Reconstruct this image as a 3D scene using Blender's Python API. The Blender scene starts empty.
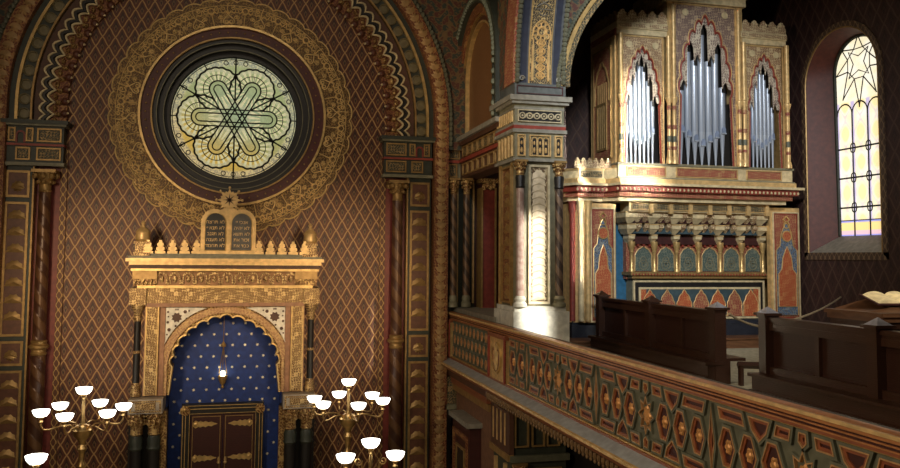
import bpy, math, random
from math import sin, cos, pi, radians, sqrt, atan2
from mathutils import Matrix, Vector
random.seed(7)
SC = bpy.context.scene
COL = SC.collection

# ---------------------------------------------------------------- node maths
class S:
    """a shader value socket with operators"""
    def __init__(s, nt, o): s.nt = nt; s.o = o
    def m(s, op, *a):
        n = s.nt.nodes.new('ShaderNodeMath'); n.operation = op
        for i, v in enumerate((s,) + a):
            if isinstance(v, S): s.nt.links.new(v.o, n.inputs[i])
            else: n.inputs[i].default_value = v
        return S(s.nt, n.outputs[0])
    def __add__(s, b): return s.m('ADD', b)
    def __radd__(s, b): return s.m('ADD', b)
    def __sub__(s, b): return s.m('SUBTRACT', b)
    def __rsub__(s, b): return (s * -1.0) + b
    def __mul__(s, b): return s.m('MULTIPLY', b)
    def __rmul__(s, b): return s.m('MULTIPLY', b)
    def __truediv__(s, b): return s.m('DIVIDE', b)
    def __lt__(s, b): return s.m('LESS_THAN', b)
    def __gt__(s, b): return s.m('GREATER_THAN', b)
    def sin(s): return s.m('SINE')
    def cos(s): return s.m('COSINE')
    def abs(s): return s.m('ABSOLUTE')
    def frac(s): return s.m('FRACT')
    def floor(s): return s.m('FLOOR')
    def max(s, b): return s.m('MAXIMUM', b)
    def min(s, b): return s.m('MINIMUM', b)
    def step(s, a, b):
        """smooth 0..1 between a and b"""
        n = s.nt.nodes.new('ShaderNodeMapRange'); n.interpolation_type = 'SMOOTHSTEP'
        s.nt.links.new(s.o, n.inputs[0]); n.inputs[1].default_value = a; n.inputs[2].default_value = b
        return S(s.nt, n.outputs[0])

def c4(c): return (c[0], c[1], c[2], 1.0)

def mixc(nt, fac, a, b):
    n = nt.nodes.new('ShaderNodeMix'); n.data_type = 'RGBA'
    for idx, v in ((0, fac), (6, a), (7, b)):
        if isinstance(v, S): nt.links.new(v.o, n.inputs[idx])
        elif isinstance(v, (int, float)): n.inputs[idx].default_value = v
        else: n.inputs[idx].default_value = c4(v)
    return S(nt, n.outputs[2])

MATS = {}
def mat(name, fn, rough=.5, metal=0.0, bump=0.0, emit=0.0, spec=.5, coat=0.0):
    """fn: a colour, or fn(nt, x, y, z) -> colour or (colour, height)"""
    if name in MATS: return MATS[name]
    m = bpy.data.materials.new(name); m.use_nodes = True
    nt = m.node_tree; b = nt.nodes['Principled BSDF']
    b.inputs['Roughness'].default_value = rough; b.inputs['Metallic'].default_value = metal
    b.inputs['Specular IOR Level'].default_value = spec
    b.inputs['Coat Weight'].default_value = coat
    tc = nt.nodes.new('ShaderNodeTexCoord')
    sep = nt.nodes.new('ShaderNodeSeparateXYZ'); nt.links.new(tc.outputs['Object'], sep.inputs[0])
    x, y, z = [S(nt, sep.outputs[i]) for i in range(3)]
    h = None
    if callable(fn): col = fn(nt, x, y, z)
    else:
        # plain paint / stone / wood still carries a little wear
        n = noise(nt, 9.0, 4)
        col = mixc(nt, n.step(.3, .75), [v * .78 for v in fn], [min(1, v * 1.15) for v in fn])
        h = n
    if isinstance(col, tuple): col, h = col
    nt.links.new(col.o, b.inputs['Base Color'])
    if emit:
        nt.links.new(col.o, b.inputs['Emission Color']); b.inputs['Emission Strength'].default_value = emit
    if bump and h is not None:
        bn = nt.nodes.new('ShaderNodeBump'); bn.inputs['Strength'].default_value = bump
        bn.inputs['Distance'].default_value = .02
        nt.links.new(h.o, bn.inputs['Height']); nt.links.new(bn.outputs[0], b.inputs['Normal'])
    MATS[name] = m
    return m

def noise(nt, scale, detail=3, vec=None):
    n = nt.nodes.new('ShaderNodeTexNoise'); n.inputs['Scale'].default_value = scale; n.inputs['Detail'].default_value = detail
    if vec is None:
        tc = nt.nodes.new('ShaderNodeTexCoord'); nt.links.new(tc.outputs['Object'], n.inputs['Vector'])
    return S(nt, n.outputs[0])

def vor(nt, scale, feature='DISTANCE_TO_EDGE'):
    n = nt.nodes.new('ShaderNodeTexVoronoi'); n.feature = feature; n.inputs['Scale'].default_value = scale
    tc = nt.nodes.new('ShaderNodeTexCoord'); nt.links.new(tc.outputs['Object'], n.inputs['Vector'])
    return S(nt, n.outputs['Distance'])

# ---- colours (linear)
GOLD = (.64, .43, .17); DGOLD = (.38, .235, .085); RED = (.34, .045, .025); DRED = (.13, .018, .016)
BROWN = (.10, .036, .018); GREEN = (.045, .062, .045); DGREEN = (.018, .026, .02); CREAM = (.72, .6, .38)
BLUE = (.03, .1, .28); ORANGE = (.62, .16, .05); WOOD = (.075, .024, .013)

def lattice(ground, line, leaf, pu, pv, axis='x'):
    def f(nt, x, y, z):
        u = x if axis == 'x' else y
        a = u * (2 * pi / pu); b = z * (2 * pi / pv)
        # ogee diamonds: the zero line of two cosines
        w_ = (b * 2.0).sin() * .022
        p = u * (1 / pu) + w_; q = z * (1 / pv)
        d1 = ((p + q).frac() - .5).abs(); d2 = ((p - q + w_ * -2.0).frac() - .5).abs()
        f0 = a.cos() + b.cos(); g = f0.abs()
        n = noise(nt, 14.0, 3)
        fine = ((u * 52.0 + (z * 31.0).sin() * 1.5).sin() * (z * 47.0 + (u * 37.0).sin() * 1.5).sin()).step(.0, .5)
        ca = (p + q + .0).frac() - .5; cb = (p - q + w_ * -2.0).frac() - .5
        lx = (ca + cb).abs(); lz = ca - cb
        bud = lx + (lz + .10) * (lz + .10) * 1.5
        c = mixc(nt, fine * .25, ground, [min(1, v * 1.6) for v in ground])
        c = mixc(nt, (lx + (lz - .12).abs() * .7).step(.42, .34), c, leaf)
        c = mixc(nt, (bud - .20).abs().step(.055, .03) * .75, c, [g_ * .35 + l_ * .5 for g_, l_ in zip(ground, line)])
        c = mixc(nt, (lx * 2.0 + (lz - .05).abs()).step(.16, .10) * .8, c, [g_ * .5 + l_ * .42 for g_, l_ in zip(ground, line)])
        ln = (.5 - d1.max(d2)).step(.07, .04)
        c = mixc(nt, ln, c, mixc(nt, n, [v * .7 for v in line], line))
        return c, ln
    return f

def scroll(ground, line, s=9.0, w=.34, rot=False, second=None):
    """carved vine scrolls: level lines of folded sines"""
    def f(nt, x, y, z):
        u = x + y; v = z
        p = (u * s * 2 + (v * s * 1.1).sin() * 2.2).sin() + (v * s * 2 + (u * s * 1.3).sin() * 2.2).sin()
        q = (u * s * 4.1 + (v * s * 3.3).cos() * 1.4).sin() * (v * s * 4.3).sin()
        l1 = 1.0 - p.abs().step(w * .6, w * 1.4)
        l2 = q.step(.25, .6)
        g = ground if second is None else mixc(nt, p.step(-.2, .2), ground, second)
        m = l1.max(l2 * .75)
        n = noise(nt, 20.0, 2)
        return mixc(nt, m, g, mixc(nt, n, [t * .65 for t in line], [min(1, t * 1.15) for t in line])), m
    return f

def zigzag(ground, line, s=30.0):
    def f(nt, x, y, z):
        u = x + y
        p = ((z * s).sin() * .9 + (u * s * 1.6).sin())
        m = 1.0 - p.abs().step(.25, .5)
        return mixc(nt, m, ground, line), m
    return f

def wood(base, s=1.0):
    def f(nt, x, y, z):
        n = noise(nt, 3.2 * s, 4)
        g = ((z * (60.0 * s) + n * 12.0 + x * 7.0).sin() * .5 + .5)
        return mixc(nt, g * .35 + n * .45, [v * .62 for v in base], [min(1, v * 1.35) for v in base]), g
    return f

def twist(c1, c2, k=9.0, t=5.0):
    """spiral bands on a shaft whose object origin is on its axis"""
    def f(nt, x, y, z):
        a = y.m('ARCTAN2', x)
        p = (a * 2.0 + z * (k * 2)).sin()
        n = noise(nt, 22.0, 3)
        d = (a * t + n * 5.0).sin() * .5 + .5
        m = p.step(-.35, .35)
        return mixc(nt, m * .85 + d * .15, c1, c2), m
    return f

def marble(c1, c2, s=3.0):
    def f(nt, x, y, z):
        n = noise(nt, s, 6)
        w = ((n * 22.0 + z * 3.0).sin() * .5 + .5)
        return mixc(nt, w * .6, c1, c2)
    return f

def rings(c1, c2, s):
    def f(nt, x, y, z):
        p = (z * s).sin(); m = p.step(.55, .75)
        return mixc(nt, m, c1, c2), m
    return f

G = {}
def init_mats():
    G['gold'] = mat('gilding', GOLD, .38, .55, .15)
    G['dgold'] = mat('old_gilding', DGOLD, .45, .5, .2)
    G['goldcarve'] = mat('carved_gilding', scroll((.17, .075, .025), GOLD, 24, .5), .42, .45, .6)
    G['goldfine'] = mat('fine_gilt_carving', scroll((.17, .085, .03), (.72, .50, .22), 32, .5), .42, .4, .5)
    G['palegold'] = mat('pale_gilding', (.70, .47, .2), .4, .35, .15)
    G['cream'] = mat('cream_paint', (.66, .53, .30), .45, .1, .1)
    G['creamcarve'] = mat('cream_carving', scroll((.30, .17, .09), (.72, .58, .33), 26, .5), .5, .1, .5)
    G['greengrey'] = mat('grey_green_paint', (.20, .185, .115), .5, 0, .1)
    G['darkgreen'] = mat('dark_green_paint', (.033, .038, .026), .5, 0, .1)
    G['green'] = mat('green_paint', (.115, .115, .075), .5)
    G['red'] = mat('red_paint', (.26, .042, .024), .5)
    G['dred'] = mat('dark_red_paint', (.19, .030, .020), .5)
    G['knob'] = mat('brown_red_knob', (.12, .04, .022), .5)
    G['disc'] = mat('olive_gilt_disc', (.17, .14, .07), .5, .1)
    G['leafgilt'] = mat('brown_gilt_leaf', (.42, .26, .11), .5, .15)
    G['fililine'] = mat('filigree_gilding', (.85, .60, .26), .5, .1)
    G['maroon'] = mat('maroon_paint', (.05, .012, .01), .5)
    G['brown'] = mat('brown_paint', (.085, .035, .018), .55)
    G['black'] = mat('black_paint', (.012, .010, .009), .45)
    G['wall'] = mat('gilt_diamond_wallpaper', lattice((.098, .028, .011), (.52, .30, .115), (.035, .012, .007), .272, .45), .5, .1, .35)
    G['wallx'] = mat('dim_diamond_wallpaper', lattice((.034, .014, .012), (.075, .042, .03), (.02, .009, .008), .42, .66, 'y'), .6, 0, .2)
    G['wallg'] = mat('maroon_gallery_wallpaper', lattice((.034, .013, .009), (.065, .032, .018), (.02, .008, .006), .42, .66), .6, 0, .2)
    G['filigree'] = mat('filigree_ground', scroll((.085, .042, .016), (.42, .26, .09), 24, .42), .45, .35, .5)
    G['redleaf'] = mat('red_gilt_scroll', scroll((.14, .036, .018), (.36, .18, .06), 22, .4), .5, .2, .4)
    G['pendentive'] = mat('pendentive_painting', scroll((.085, .026, .016), (.15, .09, .036), 11, .3, second=(.03, .04, .03)), .6)
    G['greenscroll'] = mat('green_gilt_scroll', scroll((.05, .05, .03), (.36, .24, .1), 24, .4), .5, .15, .4)
    G['ochre'] = mat('ochre_tympanum', scroll((.17, .075, .026), (.20, .095, .034), 14, .5), .6)
    G['stone'] = mat('grey_stone', (.25, .235, .19), .5, 0, .1)
    G['whitestone'] = mat('pale_grey_stone', (.55, .54, .47), .45, 0, .1)
    G['ledge'] = mat('blue_grey_ledge_paint', (.34, .355, .36), .4, 0, .1)
    G['blue'] = mat('deep_blue_niche', (.005, .032, .20), .6)
    G['peacock'] = mat('peacock_blue_paint', (.022, .12, .22), .5)
    G['sidetrac'] = mat('gilt_arabesque', scroll((.24, .13, .07), (.66, .50, .28), 26, .5), .5, .15, .3)
    G['tealdark'] = mat('dark_teal_paint', (.045, .075, .085), .5)
    G['teal'] = mat('teal_arabesque', scroll((.055, .085, .075), (.17, .19, .14), 24, .45), .5)
    G['blueara'] = mat('blue_arabesque', scroll((.045, .10, .19), (.26, .27, .25), 24, .4, second=(.07, .075, .10)), .5)
    G['orangeara'] = mat('orange_arabesque', scroll((.36, .058, .022), (.52, .21, .075), 26, .42), .5)
    G['purpleara'] = mat('mauve_arabesque', scroll((.13, .075, .075), (.52, .38, .24), 26, .5), .5, .15, .4)
    G['redara'] = mat('red_arabesque', scroll((.26, .05, .035), (.46, .25, .11), 26, .4), .5, .1, .3)
    G['star'] = mat('gilt_star', (.85, .78, .58), .4, 0)
    G['door'] = mat('dark_red_door_leather', wood((.050, .010, .008), 3), .4, 0, .1)
    G['wood'] = mat('dark_pew_wood', wood((.048, .019, .010), 4), .34, 0, .12, coat=.1)
    G['woodrail'] = mat('polished_rail_wood', wood((.44, .18, .065), 3), .3, .1, .1)
    G['woodred'] = mat('reddish_rail_wood', wood((.25, .075, .03)), .4, 0, .1)
    G['floorwood'] = mat('brown_floorboards', wood((.16, .07, .03)), .4)
    G['carpet'] = mat('pale_carpet', (.46, .41, .28), .9, 0, .2)
    G['pipe'] = mat('pipe_metal', lambda nt, x, y, z: mixc(nt, (z * .4).frac(), (.40, .45, .53), (.46, .51, .58)), .36, .4)
    G['brass'] = mat('brass', (.62, .40, .16), .3, .9)
    G['iron'] = mat('dark_leading', (.012, .011, .010), .5)
    G['silver'] = mat('silvered_cap', (.75, .75, .85), .3, .6)
    G['shade'] = mat('lit_white_glass', (1.0, .93, .80), .3, emit=5.0)
    G['flame'] = mat('glowing_lamp', (1.0, .82, .5), .3, emit=14.0)
    G['page'] = mat('book_paper', (.88, .70, .38), .6)
    G['rope'] = mat('gold_cord', (.42, .32, .19), .6)

# ---------------------------------------------------------------- mesh builder
class MB:
    def __init__(s, M=None): s.v = []; s.f = []; s.M = M or Matrix()
    def add(s, vs, fs):
        b = len(s.v)
        s.v += [tuple(s.M @ Vector(v)) for v in vs]
        s.f += [[i + b for i in f] for f in fs]
        return s
    def box(s, x0, x1, y0, y1, z0, z1):
        vs = [(x, y, z) for z in (z0, z1) for y in (y0, y1) for x in (x0, x1)]
        return s.add(vs, [(0, 2, 3, 1), (4, 5, 7, 6), (0, 1, 5, 4), (2, 6, 7, 3), (0, 4, 6, 2), (1, 3, 7, 5)])
    def prism(s, poly, y0, y1):
        """poly in x,z extruded along y"""
        n = len(poly)
        vs = [(p[0], y0, p[1]) for p in poly] + [(p[0], y1, p[1]) for p in poly]
        fs = [list(range(n)), list(range(2 * n - 1, n - 1, -1))]
        fs += [(i, (i + 1) % n, n + (i + 1) % n, n + i) for i in range(n)]
        return s.add(vs, fs)
    def hprism(s, poly, z0, z1):
        n = len(poly)
        vs = [(p[0], p[1], z0) for p in poly] + [(p[0], p[1], z1) for p in poly]
        fs = [list(range(n)), list(range(2 * n - 1, n - 1, -1))]
        fs += [(i, (i + 1) % n, n + (i + 1) % n, n + i) for i in range(n)]
        return s.add(vs, fs)
    def ring(s, outer, inner, y0, y1, closed=True):
        """plate between two outlines of equal count, in x,z, from y0 (front) to y1"""
        n = len(outer)
        vs = [(p[0], y, p[1]) for y in (y0, y1) for L in (outer, inner) for p in L]
        fs = []
        for i in range(n if closed else n - 1):
            j = (i + 1) % n
            fs += [(i, j, n + j, n + i), (2 * n + i, 3 * n + i, 3 * n + j, 2 * n + j),
                   (i, 2 * n + i, 2 * n + j, j), (n + i, n + j, 3 * n + j, 3 * n + i)]
        if not closed:
            fs += [(0, n, 3 * n, 2 * n), (n - 1, 3 * n - 1, 4 * n - 1, 2 * n - 1)]
        return s.add(vs, fs)
    def arc(s, cx, cz, r0, r1, y0, y1, a0=0, a1=pi, n=64, leg=None):
        """arch band; leg: z the straight legs run down to"""
        A = [a0 + (a1 - a0) * i / n for i in range(n + 1)]
        o = [(cx + r1 * cos(a), cz + r1 * sin(a)) for a in A]; i_ = [(cx + r0 * cos(a), cz + r0 * sin(a)) for a in A]
        if leg is not None:
            o = [(cx + r1, leg)] + o + [(cx - r1, leg)]; i_ = [(cx + r0, leg)] + i_ + [(cx - r0, leg)]
        return s.ring(o, i_, y0, y1, closed=False)
    def circ(s, cx, cz, r0, r1, y0, y1, n=96):
        A = [2 * pi * i / n for i in range(n)]
        return s.ring([(cx + r1 * cos(a), cz + r1 * sin(a)) for a in A], [(cx + r0 * cos(a), cz + r0 * sin(a)) for a in A], y0, y1)
    def lathe(s, cx, cy, prof, n=20, caps=True):
        vs = [(cx + r * cos(2 * pi * k / n), cy + r * sin(2 * pi * k / n), z) for r, z in prof for k in range(n)]
        fs = [(i * n + k, i * n + (k + 1) % n, (i + 1) * n + (k + 1) % n, (i + 1) * n + k) for i in range(len(prof) - 1) for k in range(n)]
        if caps: fs += [list(range(n - 1, -1, -1)), list(range((len(prof) - 1) * n, len(prof) * n))]
        return s.add(vs, fs)
    def ylathe(s, cx, cz, prof, n=20):
        """turned about an axis along y; prof (r, y)"""
        vs = [(cx + r * cos(2 * pi * k / n), y, cz + r * sin(2 * pi * k / n)) for r, y in prof for k in range(n)]
        fs = [(i * n + k, i * n + (k + 1) % n, (i + 1) * n + (k + 1) % n, (i + 1) * n + k) for i in range(len(prof) - 1) for k in range(n)]
        fs += [list(range(n)), list(range((len(prof) - 1) * n, len(prof) * n))]
        return s.add(vs, fs)
    def tube(s, pts, r, n=6, closed=False, flat=1.0):
        P = [Vector(p) for p in pts]; N = len(P); vs = []; fs = []
        for i, p in enumerate(P):
            a = P[i - 1] if (i > 0 or closed) else P[i]; b = P[(i + 1) % N] if (i < N - 1 or closed) else P[i]
            t = (b - a).normalized() if (b - a).length > 1e-9 else Vector((0, 0, 1))
            ref = Vector((0, 1, 0)) if abs(t.y) < .9 else Vector((1, 0, 0))
            u = t.cross(ref).normalized(); w = t.cross(u).normalized()
            rr = r[i] if isinstance(r, (list, tuple)) else r
            vs += [tuple(p + u * (rr * cos(2 * pi * k / n)) + w * (rr * flat * sin(2 * pi * k / n))) for k in range(n)]
        for i in range(N if closed else N - 1):
            j = (i + 1) % N
            fs += [(i * n + k, i * n + (k + 1) % n, j * n + (k + 1) % n, j * n + k) for k in range(n)]
        if not closed: fs += [list(range(n - 1, -1, -1)), list(range((N - 1) * n, N * n))]
        return s.add(vs, fs)
    def ball(s, c, rx, ry=None, rz=None, n=10, m=6):
        ry = rx if ry is None else ry; rz = rx if rz is None else rz
        vs = [(c[0], c[1], c[2] - rz)]
        for i in range(1, m):
            t = -pi / 2 + pi * i / m
            vs += [(c[0] + rx * cos(t) * cos(2 * pi * k / n), c[1] + ry * cos(t) * sin(2 * pi * k / n), c[2] + rz * sin(t)) for k in range(n)]
        vs.append((c[0], c[1], c[2] + rz)); L = len(vs) - 1; fs = []
        for k in range(n):
            fs += [(0, 1 + (k + 1) % n, 1 + k), (L, 1 + (m - 2) * n + k, 1 + (m - 2) * n + (k + 1) % n)]
            for i in range(m - 2): fs.append((1 + i * n + k, 1 + i * n + (k + 1) % n, 1 + (i + 1) * n + (k + 1) % n, 1 + (i + 1) * n + k))
        return s.add(vs, fs)
    def frame(s, x0, x1, z0, z1, w, y0, y1):
        return s.ring([(x0, z0), (x1, z0), (x1, z1), (x0, z1)], [(x0 + w, z0 + w), (x1 - w, z0 + w), (x1 - w, z1 - w), (x0 + w, z1 - w)], y0, y1)
    def parts(s, name, m, parent):
        """every loose piece of this mesh becomes a part of its own"""
        par = list(range(len(s.v)))
        def find(i):
            while par[i] != i: par[i] = par[par[i]]; i = par[i]
            return i
        for f in s.f:
            for i in f[1:]: par[find(i)] = find(f[0])
        gr = {}
        for f in s.f: gr.setdefault(find(f[0]), []).append(f)
        for fs in gr.values():
            ix = sorted({i for f in fs for i in f}); mp = {i: k for k, i in enumerate(ix)}
            m_ = MB(); m_.v = [s.v[i] for i in ix]; m_.f = [[mp[i] for i in f] for f in fs]
            m_.build(name, m, parent)
    def build(s, name, m, parent=None, origin=None, kind=None, label=None, cat=None, group=None):
        import bmesh
        me = bpy.data.meshes.new(name)
        V = s.v
        if origin is not None: V = [(a - origin[0], b - origin[1], c - origin[2]) for a, b, c in V]
        me.from_pydata(V, [], s.f)
        bm = bmesh.new(); bm.from_mesh(me); bmesh.ops.recalc_face_normals(bm, faces=bm.faces); bm.to_mesh(me); bm.free()
        me.materials.append(G[m] if isinstance(m, str) else m)
        me.polygons.foreach_set('use_smooth', [True] * len(me.polygons))
        me.set_sharp_from_angle(angle=radians(35))
        o = bpy.data.objects.new(name, me); COL.objects.link(o)
        if origin is not None: o.location = origin
        if parent is not None:
            o.parent = parent
            bpl = Vector(o.location) - world_loc(parent); o.location = bpl
        return tag(o, label, cat, group, kind)

def world_loc(o):
    v = Vector((0, 0, 0))
    while o is not None: v = v + Vector(o.location); o = o.parent
    return v

def tag(o, label=None, cat=None, group=None, kind=None):
    if label: o['label'] = label
    if cat: o['category'] = cat
    if group: o['group'] = group
    if kind: o['kind'] = kind
    return o

def empty(name, loc, label=None, cat=None, group=None, kind=None):
    o = bpy.data.objects.new(name, None); COL.objects.link(o); o.location = loc; o.empty_display_size = .1
    return tag(o, label, cat, group, kind)

def copy_tree(o, parent=None):
    c = o.copy(); COL.objects.link(c)
    if parent is not None: c.parent = parent
    for ch in list(o.children): copy_tree(ch, c)
    return c

def facing_minus_x(X):
    """local x runs towards the camera (world -y), local y into the wall (world +x)"""
    return Matrix.Translation((X, 0, 0)) @ Matrix.Rotation(-pi / 2, 4, 'Z')

def inset(poly, d):
    """inset a convex counter-clockwise polygon"""
    n = len(poly); out = []
    area = sum(poly[i][0] * poly[(i + 1) % n][1] - poly[(i + 1) % n][0] * poly[i][1] for i in range(n))
    sg = 1 if area > 0 else -1
    for i in range(n):
        p0 = Vector(poly[i - 1]); p1 = Vector(poly[i]); p2 = Vector(poly[(i + 1) % n])
        e1 = (p1 - p0).normalized(); e2 = (p2 - p1).normalized()
        n1 = Vector((-e1.y, e1.x)) * sg; n2 = Vector((-e2.y, e2.x)) * sg
        k = n1 + n2; k = k / max(.35, k.dot(n1)) if k.length > 1e-6 else n1
        out.append(tuple(p1 + k * d))
    return out

def lobed(cx, hw, zb, zs, za, nl=9, depth=.06, point=.25, n=8, keyhole=0.0):
    """outline (open, right foot -> left foot) of a many-lobed, slightly pointed arch.
    hw half width, zb foot, zs spring, za apex"""
    H = za - zs; pts = [(cx + hw, zb)]
    N = nl * n
    for i in range(N + 1):
        t = i / N; a = pi * t
        x = cos(a); z = sin(a)
        z = z * (1 - point) + point * (1 - abs(x)) ** .8
        bulge = abs(sin(pi * t * nl)) ** .7
        k = 1 - depth * (1 - bulge)
        pts.append((cx + hw * x * k * (1 + keyhole * sin(a)), zs + H * z * k))
    pts.append((cx - hw, zb))
    return pts

def plate_around(mb, arch, x0, x1, z0, z1, y0, y1):
    """solid plate x0..x1, z0..z1 with the open-bottomed arch outline cut from it (feet on z0)"""
    n = len(arch); cx = (x0 + x1) / 2; cz = (z0 + z1) / 2
    L = [z1 - z0, x1 - x0, z1 - z0]; tot = sum(L); outer = []
    for i in range(n):
        outer.append(None)
    # walk the outside: up the right, along the top, down the left, matched by angle
    feet = arch[0][1]
    for i, p in enumerate(arch):
        dx, dz = p[0] - cx, p[1] - z0
        hw = (x1 - x0) / 2; hh = z1 - z0
        if i == 0: outer[i] = (x1, z0); continue
        if i == n - 1: outer[i] = (x0, z0); continue
        k = min(hw / abs(dx) if abs(dx) > 1e-6 else 1e9, hh / dz if dz > 1e-6 else 1e9)
        outer[i] = (cx + dx * k, z0 + dz * k)
    # insert corners by snapping the nearest outer vertex
    for c in ((x1, z1), (x0, z1)):
        j = min(range(1, n - 1), key=lambda i: (outer[i][0] - c[0]) ** 2 + (outer[i][1] - c[1]) ** 2)
        outer[j] = c
    return mb.ring(outer, arch, y0, y1, closed=False)

def p3(pts, y): return [(p[0], y, p[1]) for p in pts]
# ================================================================= setting
XC = -0.40          # axis of the ark wall
YW = 19.35          # face of the ark wall
ZC = 10.05          # centre of the rose window and of the great arch
RC = -0.36
FZ = 4.65           # gallery floor
XP = 4.78           # face of the gallery parapet
XN = 4.95           # face of the nave side wall and pier
YP = 14.9           # front of the pier
XS = 14.0           # gallery side wall with the windows
YO = 18.3           # front of the organ case

def build_setting():
    # --- ark wall with the round opening
    n = 128; A = [2 * pi * i / n for i in range(n)]
    x0, x1, z0, z1 = -8.0, 4.9, 0.0, 17.0
    inner = [(RC + 2.06 * cos(a), ZC + 2.06 * sin(a)) for a in A]; outer = []
    for a in A:
        dx, dz = cos(a), sin(a)
        k = min(((x1 - RC) if dx > 0 else (RC - x0)) / max(abs(dx), 1e-9), ((z1 - ZC) if dz > 0 else (ZC - z0)) / max(abs(dz), 1e-9))
        outer.append((RC + dx * k, ZC + dz * k))
    for c in ((x1, z1), (x0, z1), (x0, z0), (x1, z0)):
        j = min(range(n), key=lambda i: (outer[i][0] - c[0]) ** 2 + (outer[i][1] - c[1]) ** 2); outer[j] = c
    w = MB().ring(outer, inner, YW, YW + .5)
    w.build('wall_east', 'wall', kind='structure')
    MB().box(-9, 15, 21.2, 21.5, 0, 17).build('wall_back', 'brown', kind='structure')
    # left side wall of the hall, right (window) wall of the gallery, its far wall
    MB().box(-6.1, -5.75, 13.5, YW + .5, 0, 17).build('wall_left', 'redleaf', kind='structure')
    MB().box(-5.95, -5.55, 13.2, 14.6, 0, 17).build('wall_left', 'greengrey', kind='structure')
    MB().box(-8.3, -8, -3, 21.2, 0, 17).build('wall_left', 'brown', kind='structure')
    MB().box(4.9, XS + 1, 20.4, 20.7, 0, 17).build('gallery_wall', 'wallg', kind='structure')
    MB().box(-8.3, XS + 1, -3, 21.2, -.2, 0).build('floor', 'carpet', kind='structure')
    MB().box(XP + .05, XS, -1, 20.4, FZ - .2, FZ).build('gallery_floor', 'carpet', kind='structure')
    MB().box(XN, XS + 1, -3, 21.2, 15.5, 15.8).build('gallery_ceiling', 'maroon', kind='structure')
    MB().box(-8.3, XN, 4, 21.2, 17, 17.3).build('ceiling', 'brown', kind='structure')
    # sanctuary steps the ark stands on
    st = MB()
    for i in range(4): st.box(XC - 3.2 - .2 * i, XC + 3.2 + .2 * i, 16.2 - .35 * i, YW, .68 - .22 * i if i < 3 else 0, .9 - .22 * i)
    st.build('sanctuary_floor', 'carpet', kind='structure')

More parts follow.
